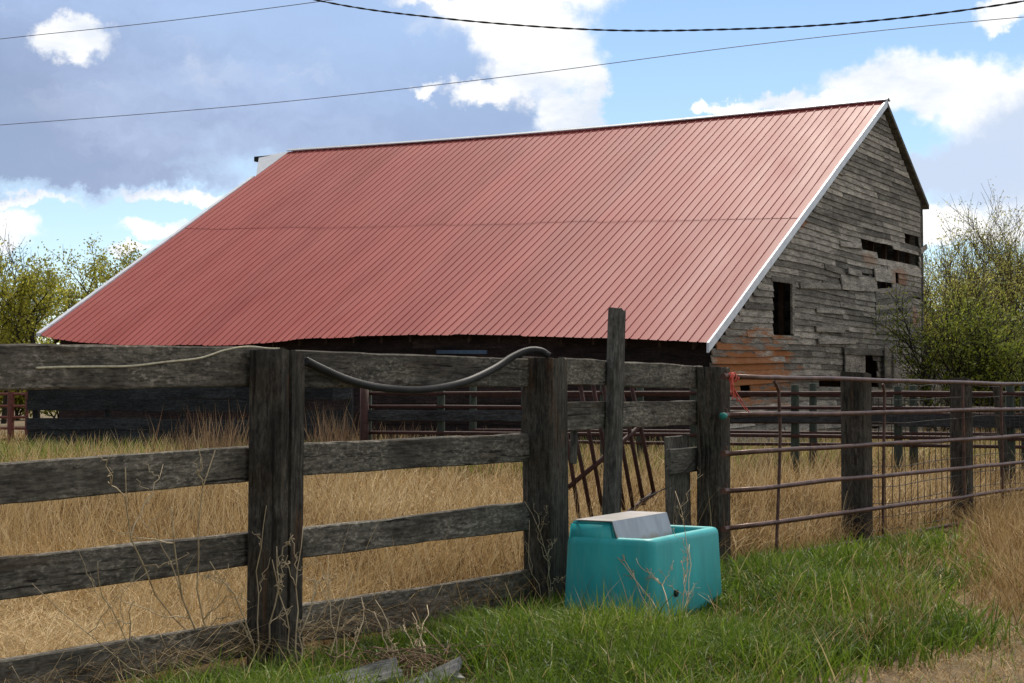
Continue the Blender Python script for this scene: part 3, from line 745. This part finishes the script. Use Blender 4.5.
# gable siding -------------------------------------------------------
def gs(px, py): p = onpl(px, py, A, gv); return ((p-E).dot(gv), p.z)
SA = (A-E).dot(gv); SR = (Rr-E).dot(gv); ZA = A.z; ZE = E.z; ZR = Rr.z
S0, S1 = gs(715, 380)[0], gs(923.5, 300)[0]
def roofz(s): return (ZE+(ZA-ZE)*s/SA if s < SA else ZA+(ZR-ZA)*(s-SA)/(SR-SA))-.06
def hole(x0, y0, x1, y1):
    a = gs(x0, y0); b = gs(x1, y1); c = gs((x0+x1)/2, y0)[1]; e = gs((x0+x1)/2, y1)[1]
    return (a[0], b[0], e, c)
holes = [hole(776,281,796.5,333), hole(880,247.5,921.5,261.5), hole(864,241,884,246.5), hole(908,238,921.5,245), hole(876,280,894,292), hole(896,274,902,280), hole(862,356,875.5,392), hole(820,375.5,842,386), hole(744,383,754,389), hole(868,363,880,386), hole(878,290,894,306)]
def gpt(s, z, out=0.0):
    sm = min(1, max(0, s/7)); sm = sm*sm*(3-2*sm)
    zo = -.20*(1-sm)*max(0, 1-z/8)-.09*math.exp(-((s-9.5)/3.4)**2-((z-4.6)/2.2)**2)
    o = .14*math.exp(-((s-9)/2.5)**2-((z-3.2)/1.6)**2)+out
    p = E+gv*s; return Vector((p.x, p.y, z+zo))+gnrm*(o-.12)
EXPO = .145
m = MB(); rg = random.Random(21); z = .12; row = 0
def board(m, s0, s1, z0, out=0.0, dz0=0.0, dz1=0.0, ht=EXPO+.02, tone=None, th=.024, tilt=.032):
    k = max(2, int((s1-s0)/.5)); tone = rg.random() if tone is None else tone
    vs = []; fs = []
    for i in range(k+1):
        t = i/k; s = s0+(s1-s0)*t; dz = dz0+(dz1-dz0)*t
        top = z0+ht+dz
        vs += [gpt(s, z0+dz, out+tilt+th), gpt(s, top, out+th), gpt(s, top, out), gpt(s, z0+dz, out+tilt)]
    for i in range(k):
        for q in range(4): fs.append((i*4+q, i*4+4+q, i*4+4+(q+1) % 4, i*4+(q+1) % 4))
    fs += [(0,1,2,3), tuple(k*4+3-q for q in range(4))]
    m.add(vs, fs, tone)
while z < ZA:
    zm = z+EXPO/2
    # horizontal span under the roof slopes at this height
    lo, hi = S0, S1
    zt = z+EXPO+.14
    if zt > ZE-.06: lo = max(lo, SA*(zt-ZE+.06+.0)/(ZA-ZE)-.05)
    if zt > ZR: hi = min(hi, SA+(SR-SA)*(ZA-zt)/(ZA-ZR)-.05)
    segs = [(lo, hi)]
    for (a, b, z0, z1) in holes:
        if z0-.02 < zm < z1+.02:
            ns = []
            for (p, q) in segs:
                if b <= p or a >= q: ns.append((p, q)); continue
                if a > p: ns.append((p, a+rg.uniform(-.12,.1)*(0 if a < 5.8 else 1)))
                if b < q: ns.append((b+rg.uniform(-.1,.1)*(0 if b < 7 else 1), q))
            segs = ns
    for (p, q) in segs:
        if q-p < .12: continue
        s = p
        while s < q-.01:
            e = s+rg.choice([1.2,1.8,2.4,3.0,3.6,4.2]); e = q if q-e < .7 else min(e, q)
            loose = rg.random()
            if z < 5.2 and 2 < s < 14 and loose < .06: board(m, s, e, z-.02, .03, rg.uniform(-.05,.03), rg.uniform(-.12,.06))
            else: board(m, s, e-.008, z, rg.uniform(0,.006)+(rg.uniform(.008,.022) if loose > .84 and z < 6 else 0), rg.uniform(-.012,.012), rg.uniform(-.012,.012), ht=EXPO+.018)
            s = e
    z += EXPO; row += 1
GM = frame(Vector((E.x, E.y, 0)), gv, Z)
so_ = gs(757, 370); sr1 = gs(902, 277); sr2 = gs(915, 318); sr3 = gs(872, 258); sr4 = gs(803, 222)
M_side = wood('grey_siding', (.105,.094,.082), (.39,.36,.32), stain=(.10,.05,.025), stain_amt=.3, lichen=.2, tone=.5, gs=.8, crack=.6,
    orange=[(so_[0], so_[1], 2.9, .85, (.30,.10,.02), .8), (sr1[0], sr1[1], .9, .35, (.26,.09,.03), .5), (sr2[0], sr2[1], 1.2, .3, (.26,.09,.03), .5), (sr3[0], sr3[1], .7, .25, (.26,.11,.04), .45), (sr4[0], sr4[1], .5, .25, (.28,.11,.03), .7)])
GW = m.build('gable_wall', M_side, BT, M=GM)
# studs inside, seen through the gaps
m = MB()
for s in np.arange(S0+.3, S1, 1.15):
    p = gpt(s, 0, -.22); m.box(Vector((p.x, p.y, 0)), gv*.09, -gnrm*.12, Z*(roofz(s)-.35), rnd.random())
for zz_ in (2.6, 5.05):
    p = gpt(2.2, 0, -.14); m.box(Vector((p.x, p.y, zz_)), gv*(S1-2.3), -gnrm*.06, Z*.12, .4) if zz_ < 3 else None
m.build('studs', M_raf, GW, M=GM)
# loose and patched boards
def loose(name, x0, y0, x1, y1, ht_px, out, mat=M_side, th=.03, tilt=.02):
    a = gs(x0, y0); b = gs(x1, y1); mm = MB()
    hgt = gs(x0, y0)[1]-gs(x0, y0+ht_px)[1]
    board(mm, a[0], b[0], a[1]-hgt, out, 0, (b[1]-a[1]), ht=hgt, th=th, tilt=tilt); return mm.build(name, mat, GW, M=GM)
loose('patch_board', 839, 271.5, 876, 275, 15, .07); loose('patch_board', 874, 265, 895, 270, 13, .09)
loose('loose_board', 844, 264, 857, 267.5, 6.5, .14); loose('loose_board', 817, 337, 850, 336.5, 6, .09); loose('loose_board', 841, 238, 862, 240.5, 5, .05)
loose('loose_board', 816, 306, 841, 307.5, 5, .06); loose('loose_board', 837, 166, 846, 170, 5, .05); loose('loose_board', 801, 281, 838, 281, 6, .06); loose('loose_board', 815, 325, 840, 326, 5.5, .08)
loose('loose_board', 892, 244.5, 918, 252, 3.5, .12); loose('loose_board', 917, 249, 923, 244, 5, .2); loose('loose_board', 840, 346, 880, 348, 7, .10)
# buckled flap of siding, swung out on its left edge, and the doorway boards
m = MB()
a = gs(876, 300); b = gs(895, 300); zlo = gs(885, 331)[1]; zhi = gs(885, 287)[1]
k = int((zhi-zlo)/EXPO)
for i in range(k):
    z0 = zlo+i*EXPO; t = rg.random()
    q0 = gpt(a[0], z0, .05); q1 = gpt(b[0]-.2, z0+.12, .62)
    w1 = (gv*-.2+gnrm*.9).normalized()*0
    nrm_ = ((q1-q0).cross(Z)).normalized(); nrm_ = nrm_ if nrm_.dot(gnrm) > 0 else -nrm_
    m.box(q0+nrm_*.0, q1-q0, nrm_*.022, Z*(EXPO-.012)+nrm_*.0, t)
m.build('buckled_flap', M_side, GW, M=GM)
m = MB(); 
def upright_board(m, x0, x1, y0, y1, out):
    a = gs(x0, y1); b = gs(x1, y0); p = gpt(a[0], a[1], out); m.box(p, gv*(b[0]-a[0]), gnrm*.03, Z*(gs((x0+x1)/2, y0)[1]-a[1]), rg.random())
DB = []
for q in [(842,846,345,374,.12),(846.5,852,345,373,.11),(852.5,862,346,372,.1),(882,888,345,380,.16),(888.5,896,347,382,.22)]: m = MB(); upright_board(m, *q); m.build('door_board', M_side, GW, M=GM)
M_rust = wood('rusty_plank', (.10,.035,.012), (.26,.09,.03), lichen=0, tone=.1)
m = MB(); a = gs(861, 376); p = gpt(a[0], 0, -.32); m.box(Vector((p.x, p.y, 0)), gv*1.3, gnrm*.03, Z*gs(868, 357)[1], .3); m.build('inner_door', M_rust, GW, M=GM)
# window
m = MB(); wh = holes[0]
for (s0, s1, z0, z1) in [(wh[0]-.1, wh[1]+.1, wh[3]+.005, wh[3]+.13), (wh[1]-.14, wh[1]+.0, wh[2]+.02, wh[3]), (wh[0]-.1, wh[1]+.35, wh[2]-.09, wh[2]-.005)]:
    p = gpt(s0, z0, .02); m.box(p, gpt(s1, z0, .02)-p, gnrm*.05, Z*(z1-z0), rnd.random())
WN = m.build('window', M_side, BT, M=GM)
m = MB(); p = gpt(wh[1]-.75, wh[2], -.6); m.box(p, gv*.1, -gnrm*.1, Z*1.3, .2); m.build('sash', M_back, WN, M=GM)
m = MB(); q = gs(924, 300); p = gpt(S1, 0, .03); m.box(Vector((p.x, p.y, 0)), gv*.14, -gnrm*.14, Z*(roofz(S1)-.1), .3); m.build('corner_board', M_pole, GW, M=GM)
# long low wall under the eave (inset), rear wall, far gable
def wallrow(name, p0, p1, zf, nrm, mat, expo=.24, z0=.0):
    m = MB(); L = (p1-p0).length; u = (p1-p0)/L; z = z0
    while True:
        any_ = False; s = 0
        while s < L-.01:
            e = min(L, s+rg.uniform(2, 4.5)); zt = min(zf(s/L), zf(e/L))
            if z < zt-.03:
                any_ = True; hh = min(expo+.015, zt-z); o = rg.uniform(-.02,.02)
                m.box(p0+u*s+Z*(z+rg.uniform(-.01,.01))+nrm*o, u*(e-s-.002), nrm*.03, Z*hh, rg.random())
            s = e
        z += expo
        if not any_: break
    return m.build(name, mat, BT, M=frame(Vector(p0), u, Z))
wi = gv*.55
f0 = Vector((E.x, E.y, 0))+wi+rv*.12; f1 = Vector((EF.x, EF.y, 0))+wi-rv*.15
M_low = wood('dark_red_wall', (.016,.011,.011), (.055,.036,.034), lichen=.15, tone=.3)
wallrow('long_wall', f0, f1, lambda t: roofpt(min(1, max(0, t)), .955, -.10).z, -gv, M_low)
r0 = Vector((Rr.x, Rr.y, 0))-gv*.15+rv*.1; r1 = r0+rv*(LR-.3); wallrow('rear_wall', r0, r1, lambda t: ZR-.1, gv, M_side, .3)
m = MB(); fa = Vector((EF.x, EF.y, 0))+wi-rv*.1; fe = Vector((bR(1).x, bR(1).y, 0))-gv*.15-rv*.3; fm = Vector((AF.x, AF.y, 0))-rv*.3
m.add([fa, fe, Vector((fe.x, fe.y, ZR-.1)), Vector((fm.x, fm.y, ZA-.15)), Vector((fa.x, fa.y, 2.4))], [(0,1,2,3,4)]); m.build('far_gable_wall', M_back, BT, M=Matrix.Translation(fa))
m = MB(); bq = roofpt(.36, .97, -.3)
p = at(412, 353.5, 35.5); q = at(486, 354, 33.5); m.box(p, q-p, gv*.05, Z*.08); m.build('blue_strip', plain('blue_paint', (.045,.08,.13), (.07,.12,.19), rough=.6), BT, M=Matrix.Translation(p))

# windbreak of wide dark planks before the barn's far end
wa = at(29, 394, 33.0); wb = at(352, 394, 29.5); wa.z = wb.z = 0
u = (wb-wa).normalized(); wn = Vector((u.y, -u.x, 0))
WB = thing('plank_windbreak', wa, 'low windbreak of dark blue grey planks before the long barn wall', 'windbreak')
L = (wb-wa).length; m = MB()
for r_ in range(8):
    s = 0
    while s < L-.05:
        e = min(L, s+rg.uniform(2.2, 3.8)); tl = rg.uniform(-.05,.05)
        if not (r_ == 4 and s < .1) and not (rg.random() < .05):
            b0 = wa+u*s+Z*(.02+r_*.21+rg.uniform(-.02,.02)); m.box(b0+wn*rg.uniform(0,.05), u*(e-s+.03)+Z*tl, wn*.03, Z*.235, rg.random())
        s = e
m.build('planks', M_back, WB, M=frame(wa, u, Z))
for s in np.linspace(.1, L-.1, 5):
    p = wa+u*float(s)-wn*.09; m = MB(); m.tube([p, p+Z*1.85], .065, 8); m.build('post', M_back, WB, M=Matrix.Translation(p))
# red stock gate further left
ga = at(-60, 394, 34.5); gb = at(27.5, 394, 33.6); ga.z = gb.z = 0; u = (gb-ga).normalized(); L = (gb-ga).length
RG = thing('stock_gate', ga, 'small rusty red pipe gate left of the dark plank windbreak', 'gate')
for zq in (.42, .66, .9, 1.14, 1.4):
    m = MB(); m.tube([ga+Z*zq, gb+Z*zq], .03, 6); m.build('rail', M_red2, RG, M=Matrix.Translation(ga+Z*zq))
for px in (-55, 11, 27):
    p = onpl(px, 394, ga, u); p.z = .35; m = MB(); m.tube([p, p+Z*1.1], .04 if px != 11 else .075, 8); m.build('upright', M_red2, RG, M=Matrix.Translation(p))

# ------------------------------------------------------------------ far corral of green posts, red pipes and a plank
def corral(pxs, y_of, label, pipes, planks, top_px, rad, redpost=None):
    pts = []
    for px in pxs:
        p = at(px, 394, y_of(px)); pts.append(Vector((p.x, p.y, 0)))
    T = thing('corral_fence', pts[0], label, 'fence')
    for p, px in zip(pts, pxs):
        tp = at(px, top_px, p.y).z+rnd.uniform(-.02,.03); m = MB()
        m.tube([p, p+Z*.6, p+Z*(tp-.01), p+Z*tp], [rad*1.05, rad, rad*.97, rad*.8], 9); m.build('post', M_green, T, smooth=True, M=Matrix.Translation(p))
    a, b = pts[0], pts[-1]; nn_ = Vector(((b-a).y, -(b-a).x, 0)).normalized()
    for z in pipes:
        line = [p+Z*(z+rnd.uniform(-.008,.008))+nn_*rad for p in pts]; m = MB(); m.tube(line, .028, 7); m.build('pipe', M_red, T, smooth=True, M=pivot(line))
    for (z0, z1, i0, i1) in planks:
        plank('plank', M_back, T, pts[i0]+Z*(z0+z1)/2+nn_*(rad+.045), pts[i1]+Z*(z0+z1)/2+nn_*(rad+.045), z1-z0, z1-z0, .04, nn_, seed=int(z0*100)+i0)
    return T, pts, nn_
T, cpts, cn = corral([368,441,525,604,694,795,898,1010,1120], lambda px: 24.5-(px-400)*.0055, 'near corral fence of green posts with red pipes and a grey plank', [1.41, 1.20, 1.0, .80], [(.98,1.15,0,2),(.99,1.15,4,6),(.95,1.12,6,8)], 385.5, .062)
m = MB(); p = cpts[0]+cn*.12; m.tube([p, p+Z*1.5], .07, 8); m.build('red_post', M_red, T, smooth=True, M=Matrix.Translation(p))
corral([473,560,640,725,813,913,1025], lambda px: 26.6-(px-400)*.0055, 'rear corral fence of green posts and red pipes by the barn gable', [1.38, 1.1, .8, .62], [], 385, .062)

# ------------------------------------------------------------------ overhead cables
def cable(name, pts, r, mat, label, twist=False):
    P = smoothpts([at(*q) for q in pts], 14); m = MB()
    if twist:
        for ph in (0, math.pi):
            Q = []; 
            L = 0
            PP = []
            for i in range(len(P)-1):
                for k in range(5): PP.append(P[i].lerp(P[i+1], k/5))
            for i, p in enumerate(PP):
                q = i*.42+ph; Q.append(p+Vector((0, math.cos(q), math.sin(q)))*r*.55)
            m.tube(Q, r*.75, 5)
    else: m.tube(P, r, 5)
    tag(m.build(name, mat, smooth=True, M=pivot(P)), label, 'cable')
cable('power_cable', [(150,-42,26),(316,0,25),(440,18,24),(590,29.5,23),(720,29.5,22.3),(860,22,21.5),(1024,1,20.7),(1200,-35,20)], .0125, M_cable, 'thick black twisted cable sagging across the top of the sky', True)
cable('overhead_wire', [(-160,136,44),(0,125,42),(260,104,40),(512,76,38),(760,44,36),(1000,19,34),(1240,2,32)], .0095, M_cable2, 'thin wire crossing the whole sky just above the barn ridge')
cable('overhead_wire', [(-160,58,42),(0,39,40),(150,23,38),(316,2,36),(480,-22,34)], .0095, M_cable2, 'short thin wire crossing the upper left corner of the sky')

# ------------------------------------------------------------------ trees
M_lf_olive = leafy('olive_leaves', [(0,(.17,.18,.02)),(.5,(.36,.36,.045)),(1,(.56,.52,.11))], trans=.6)
M_lf_yel = leafy('bud_leaves', [(0,(.28,.28,.05)),(.5,(.50,.49,.11)),(1,(.70,.65,.22))], trans=.6)
M_lf_green = leafy('shrub_leaves', [(0,(.07,.10,.008)),(.5,(.22,.27,.024)),(1,(.46,.48,.08))], trans=.55)
M_lf_far = leafy('far_leaves', [(0,(.04,.045,.015)),(.5,(.085,.085,.03)),(1,(.13,.125,.05))], trans=.3)
def tree(name, base, H, seed, label, cat, leafmat, spread=.5, nleaf=6, leaf=.13, group=None, stems=1, upright=.5, levels=4, low=.25, twig=1.0, kids=(5,5,5), barkm=None, r0=None):
    rg = random.Random(seed); T = thing(name, base, label, cat, group); m = MB(); lv = []; lt = []
    def branch(p, dr, L, r, lev):
        k = 5 if lev < 2 else 3; pts = [p]; q = Vector(p); dd = Vector(dr)
        for i in range(k):
            dd = (dd+Vector((rg.gauss(0,.14), rg.gauss(0,.14), rg.gauss(0,.08)+upright*.10))).normalized(); q = q+dd*L/k; pts.append(Vector(q))
        m.tube(pts, [r*(1-.75*i/k)+.004 for i in range(k+1)], 6 if lev < 1 else (5 if lev < 2 else 3), cap=False)
        if lev >= levels-2:
            cnt = nleaf if lev == levels-1 else nleaf//2
            for _ in range(cnt):
                t = rg.uniform(.25, 1)*k; i = min(k-1, int(t)); c = pts[i].lerp(pts[i+1], t-i)+Vector((rg.gauss(0,1), rg.gauss(0,1), rg.gauss(0,1)))*leaf*1.1
                sz = leaf*rg.uniform(.5, 1.2); a = Vector((rg.gauss(0,1), rg.gauss(0,1), rg.gauss(0,1))).normalized(); b = a.orthogonal().normalized()
                lv.append((c-a*sz*.5, c+b*sz*.3, c+a*sz*.5, c-b*sz*.3)); lt.append(min(1, max(0, rg.gauss(.5,.25))))
        if lev < levels-1:
            nk = kids[min(lev, len(kids)-1)]
            for j in range(nk):
                t = (low if lev == 0 else .25)+(1-(low if lev == 0 else .25))*(j+rg.random())/nk; t = min(.98, t)*k; i = min(k-1, int(t)); c = pts[i].lerp(pts[i+1], t-i)
                az_ = rg.uniform(0, 6.283); ax = dd if lev else (pts[i+1]-pts[i]).normalized()
                o1 = ax.orthogonal().normalized(); o2 = ax.cross(o1); out = o1*math.cos(az_)+o2*math.sin(az_)
                sp = spread*rg.uniform(.6, 1.3); nd_ = (ax*(1-sp*.35)+out*sp+Z*upright*.25).normalized()
                branch(c, nd_, L*rg.uniform(.42,.7)*twig*(1.0-.25*(t/k) if lev == 0 else 1), r*.5*(1-.5*t/k)+.003, lev+1)
    for s in range(stems):
        b0 = Vector(base)+(Vector((rg.uniform(-.3,.3), rg.uniform(-.3,.3), 0)) if stems > 1 else Vector())
        dr = Vector((rg.gauss(0,.05), rg.gauss(0,.05), 1)) if stems == 1 else Vector((rg.gauss(0,.30), rg.gauss(0,.30), 1))
        branch(b0, dr.normalized(), H*rg.uniform(.62,.75), r0 or H*.022, 0)
    m.build('trunk', barkm or M_bark, T, smooth=True, M=Matrix.Translation(base))
    me = bpy.data.meshes.new('crown'); V = np.array([tuple(p-Vector(base)) for q in lv for p in q], np.float32)
    Fq = [(4*i, 4*i+1, 4*i+2, 4*i+3) for i in range(len(lv))]; me.from_pydata(V.tolist(), [], Fq); me.update()
    a = me.attributes.new('tone', 'FLOAT', 'FACE'); a.data.foreach_set('value', lt); me.materials.append(leafmat)
    o = link(bpy.data.objects.new('crown', me), T); return T
def gpos(px, Y): p = at(px, 394, Y); return Vector((p.x, p.y, 0))
lg = 'trees beyond the far end of the barn'
tree('bare_tree', gpos(4, 74), 7.6, 101, 'dark nearly leafless tree at the left edge of the field', 'tree', M_lf_far, spread=.7, nleaf=2, leaf=.12, group=lg, kids=(9,7,6), upright=.5, r0=.15)
tree('leafing_tree', gpos(38, 68), 7.6, 102, 'leafiest olive tree second from the left edge', 'tree', M_lf_olive, spread=.7, nleaf=20, leaf=.16, group=lg, kids=(9,7,5), low=.12, r0=.15)
tree('leafing_tree', gpos(86, 72), 8.2, 103, 'open crowned tree with spreading limbs left of the barn roof', 'tree', M_lf_olive, spread=.95, nleaf=15, leaf=.15, group=lg, kids=(12,7,5), low=.15, r0=.17)
tree('leafing_tree', gpos(124, 80), 7.6, 104, 'thin tree partly hidden behind the low corner of the roof', 'tree', M_lf_olive, spread=.65, nleaf=18, leaf=.16, group=lg, kids=(9,7,5), low=.15, r0=.12)
tree('leafing_tree', gpos(-30, 66), 7.8, 105, 'olive tree just outside the left edge behind the stock gate', 'tree', M_lf_olive, spread=.65, nleaf=12, leaf=.16, group=lg, kids=(9,7,5), low=.15, r0=.15)
for i, (px, Y, H) in enumerate([(15,84,4.6),(60,86,4.4),(100,88,4.0)]):
    tree('bush', gpos(px, Y), H, 120+i, ['olive bush under the bare tree at the left edge','olive bush under the leafiest olive tree','olive bush under the open crowned tree'][i], 'bush', M_lf_olive, spread=.9, nleaf=26, leaf=.24, stems=5, levels=3, kids=(10,9), low=.05, group='bushes under the left trees', r0=.05)
rgp = 'trees behind the right end of the barn'
M_twig = wood('pale_twig', (.07,.058,.035), (.17,.145,.09), lichen=0, tone=.1)
tree('budding_tree', gpos(1000, 66), 8.6, 111, 'tallest pale budding tree at the right edge', 'tree', M_lf_yel, spread=.62, nleaf=5, leaf=.12, group=rgp, kids=(9,7,6), stems=6, upright=.7, low=.2, r0=.08, barkm=M_twig)
tree('budding_tree', gpos(962, 62), 6.6, 112, 'pale budding tree nearest the barn gable', 'tree', M_lf_yel, spread=.62, nleaf=5, leaf=.12, group=rgp, kids=(9,7,6), stems=5, upright=.7, low=.2, r0=.07, barkm=M_twig)
tree('budding_tree', gpos(1050, 70), 8.4, 113, 'budding tree half outside the right edge', 'tree', M_lf_yel, spread=.62, nleaf=5, leaf=.12, group=rgp, kids=(9,7,6), stems=6, upright=.7, low=.2, r0=.08, barkm=M_twig)
tree('budding_tree', gpos(930, 72), 5.6, 114, 'small budding tree peeping past the barn corner', 'tree', M_lf_yel, spread=.6, nleaf=5, leaf=.12, group=rgp, kids=(9,7,6), stems=4, upright=.7, low=.2, r0=.07, barkm=M_twig)
for i, (px, Y, H) in enumerate([(945,78,5.4),(990,80,6.0),(1030,82,6.0)]):
    tree('bush', gpos(px, Y), H, 140+i, ['olive bush behind the pale tree nearest the gable','olive bush behind the tallest budding tree','olive bush at the right edge behind the budding trees'][i], 'bush', M_lf_yel, spread=.9, nleaf=14, leaf=.2, stems=5, levels=3, kids=(12,10), low=.05, group='bushes under the right trees', barkm=M_twig, r0=.05)
sg = 'shrubs beside the barn gable'
tree('shrub', gpos(942, 40), 4.4, 131, 'fresh green shrub growing against the barn corner', 'shrub', M_lf_green, spread=.7, nleaf=7, leaf=.10, stems=5, levels=4, kids=(8,5,4), low=.08, group=sg, r0=.035)
tree('shrub', gpos(985, 39), 3.6, 132, 'green shrub in front of the tumbledown boards at the right', 'shrub', M_lf_green, spread=.8, nleaf=8, leaf=.10, stems=5, levels=4, kids=(8,5,4), low=.06, group=sg, r0=.035)
tree('shrub', gpos(1034, 41), 3.0, 133, 'green shrub cut by the right edge of the picture', 'shrub', M_lf_green, spread=.8, nleaf=8, leaf=.10, stems=5, levels=4, kids=(8,5,4), low=.06, group=sg, r0=.035)
# tumbledown shed behind the shrubs
sb = gpos(930, 46); sh_ = thing('tumbledown_shed', sb, 'tumbledown grey plank shed behind the green shrubs', 'shed')
sxv = Vector((1, .15, 0)).normalized(); syv = Vector((-.15, 1, 0))
m = MB()
for i in range(16):
    m.box(sb+sxv*(i*.24), sxv*.22+Z*rg.uniform(-.02,.02), syv*.03, Z*(2.3-.05*i+rg.uniform(-.2,.15)), rg.random())
m.build('wall', M_side, sh_, M=frame(sb, Z, sxv))
m = MB(); m.box(sb-sxv*.15-syv*.1, sxv*.16, syv*.16, Z*3.1, .3); m.build('corner_post', M_back, sh_, M=Matrix.Translation(sb))
for (x0, z0, x1, z1) in [(1.2,2.7,3.6,1.5),(1.0,1.1,2.8,.4)]:
    plank('fallen_board', M_pole, sh_, sb+sxv*x0-syv*.12+Z*z0, sb+sxv*x1-syv*.12+Z*z1, .16, .16, .03, -syv, seed=int(x0*70))

# far treeline closing the horizon
N = 26000; t = nr.uniform(-1.3, 1.3, N); rad = nr.uniform(190, 235, N)
hh = (5+3*vnoise(t*40, t*0, 1.0, 4))*nr.random(N)**.6
c = np.stack([np.sin(t)*rad, np.cos(t)*rad, hh+.2], 1)
a = nr.normal(size=(N, 3)); a /= np.linalg.norm(a, axis=1)[:,None]; b = np.cross(a, nr.normal(size=(N, 3))); b /= np.linalg.norm(b, axis=1)[:,None]
V = np.stack([c-a*.7, c+b*.5, c+a*.7, c-b*.5], 1).reshape(-1, 3)
me = bpy.data.meshes.new('far_woods'); me.from_pydata(V.tolist(), [], [(4*i,4*i+1,4*i+2,4*i+3) for i in range(N)]); me.update()
at_ = me.attributes.new('tone', 'FLOAT', 'FACE'); at_.data.foreach_set('value', nr.random(N).astype(np.float32)); me.materials.append(M_lf_far)
tag(link(bpy.data.objects.new('far_woods', me)), 'hazy dark line of far woods along the horizon', 'woods', kind='stuff')

# ------------------------------------------------------------------ dead weeds in front of the fence, old boards in the grass
def dead_weed(base, tips, seed, label, group, r=.0055, name='dead_weed'):
    rg = random.Random(seed); m = MB()
    def stalk(p, q, r, lev):
        k = 7; pts = []
        side = (q-p).cross(Vector((rg.gauss(0,1), rg.gauss(0,1), .3))).normalized()
        for i in range(k+1):
            t = i/k; pts.append(p.lerp(q, t)+side*math.sin(math.pi*t)*(q-p).length*.08+Vector((rg.gauss(0,1), rg.gauss(0,1), rg.gauss(0,1)))*(.008 if i else 0))
        m.tube(pts, [r*(1-.55*i/k) for i in range(k+1)], 5)
        if lev < 2:
            for j in range(rg.randint(2, 4) if lev == 0 else rg.randint(1, 3)):
                i = rg.randint(2, k-1); L = (q-p).length*rg.uniform(.14,.32); dr = ((q-p).normalized()+Vector((rg.gauss(0,.6), rg.gauss(0,.6), rg.gauss(.1,.35)))).normalized()
                stalk(pts[i], pts[i]+dr*L, r*.6, lev+1)
    for tp in tips: stalk(base+Vector((rg.uniform(-.03,.03), rg.uniform(-.03,.03), 0)), tp, r*rg.uniform(.7,1.1), 0)
    o = m.build(name, M_stalk, smooth=True, M=Matrix.Translation(base)); tag(o, label, 'dead weed', group)
dg = 'dead weed stalks in front of the fence'
def fpl(px, py, off): return onpl(px, py, P1+n*off, d)
def gb_(px, py): return onz(px, py)
dead_weed(gb_(225,664), [fpl(125,470,.32), fpl(172,505,.3), fpl(215,450,.3)], 1, 'tallest branching dead weed left of the near post', dg)
dead_weed(gb_(252,672), [fpl(268,505,.25), fpl(275,545,.25), fpl(208,560,.25)], 2, 'dead weed crossing the front of the near post', dg)
dead_weed(gb_(296,676), [fpl(272,560,.28), fpl(318,585,.28), fpl(305,525,.25)], 3, 'dead weed at the right foot of the near post', dg)
dead_weed(gb_(335,672), [fpl(352,570,.25), fpl(322,560,.25), fpl(362,600,.25)], 4, 'dead weed right of the near post over the lowest rail', dg, r=.0045)
dead_weed(gb_(425,672), [fpl(412,612,.5), fpl(428,605,.5), fpl(402,625,.5)], 5, 'short dead weed by the old boards in the grass', dg, r=.0045)
dead_weed(gb_(388,676), [fpl(378,600,.5), fpl(372,612,.5)], 6, 'slim pair of dead stalks above the left grey board', dg, r=.0045)
dead_weed(gb_(675,640), [onz(664,535,.35)*.0+at(618,545,9.6), at(612,552,9.6), at(640,560,9.6)], 7, 'branching dead weed before the left face of the trough', dg, r=.0045)
dead_weed(gb_(676,642), [at(676,490,9.5), at(689,545,9.4), at(684,560,9.4)], 8, 'upright dead weed before the right face of the trough', dg, r=.0045)
dead_weed(gb_(165,690), [fpl(95,560,.35), fpl(130,600,.35), fpl(30,585,.35)], 9, 'sprawling dead weed low at the left of the fence', dg, r=.0045)
dead_weed(gb_(545,612), [fpl(530,520,.2), fpl(525,500,.2), fpl(540,545,.2)], 10, 'thin dead weed climbing the second post', dg, r=.003)
dead_weed(gb_(690,655), [at(640,640,8.5), at(700,625,8.5), at(612,652,8.4)], 11, 'bent straw stems lying in the grass before the trough', dg, r=.004)
M_gb = wood('bleached_board', (.13,.13,.13), (.42,.41,.40), lichen=.3, tone=.1, bump=.7)
a = onz(334, 686, .10); b_ = onz(398, 670, .17)
tag(plank('old_board', M_gb, None, a-(b_-a)*.6, b_, .13, .12, .04, Vector((.2,-.6,.8)), seed=71, rag=.03, wob=.012), 'bleached grey board lying in the grass left of the debris', 'board')
a = onz(418, 688, .06); b_ = onz(458, 669, .16)
tag(plank('old_board', M_gb, None, a-(b_-a)*.5, b_, .12, .10, .04, Vector((.2,-.6,.8)), seed=72, rag=.03, wob=.012), 'short bleached board end poking up right of the debris', 'board')
c0 = onz(410, 676); m = MB()
for _ in range(260):
    p = c0+Vector((rnd.gauss(0,.16), rnd.gauss(0,.10), abs(rnd.gauss(.05,.04)))); a_ = rnd.uniform(0, 6.28); q = p+Vector((math.cos(a_), math.sin(a_), rnd.gauss(0,.2)))*rnd.uniform(.06,.25)
    m.tube([p, (p+q)/2+Z*rnd.uniform(-.01,.03), q], rnd.uniform(.0015,.004), 4, cap=False)
o = m.build('twig_litter', plain('twig_brown', (.10,.06,.04), (.28,.19,.12), rough=.95, scale=5), M=Matrix.Translation(c0)); tag(o, 'brown heap of dry twigs and straw between the bleached boards', 'twigs', kind='stuff')
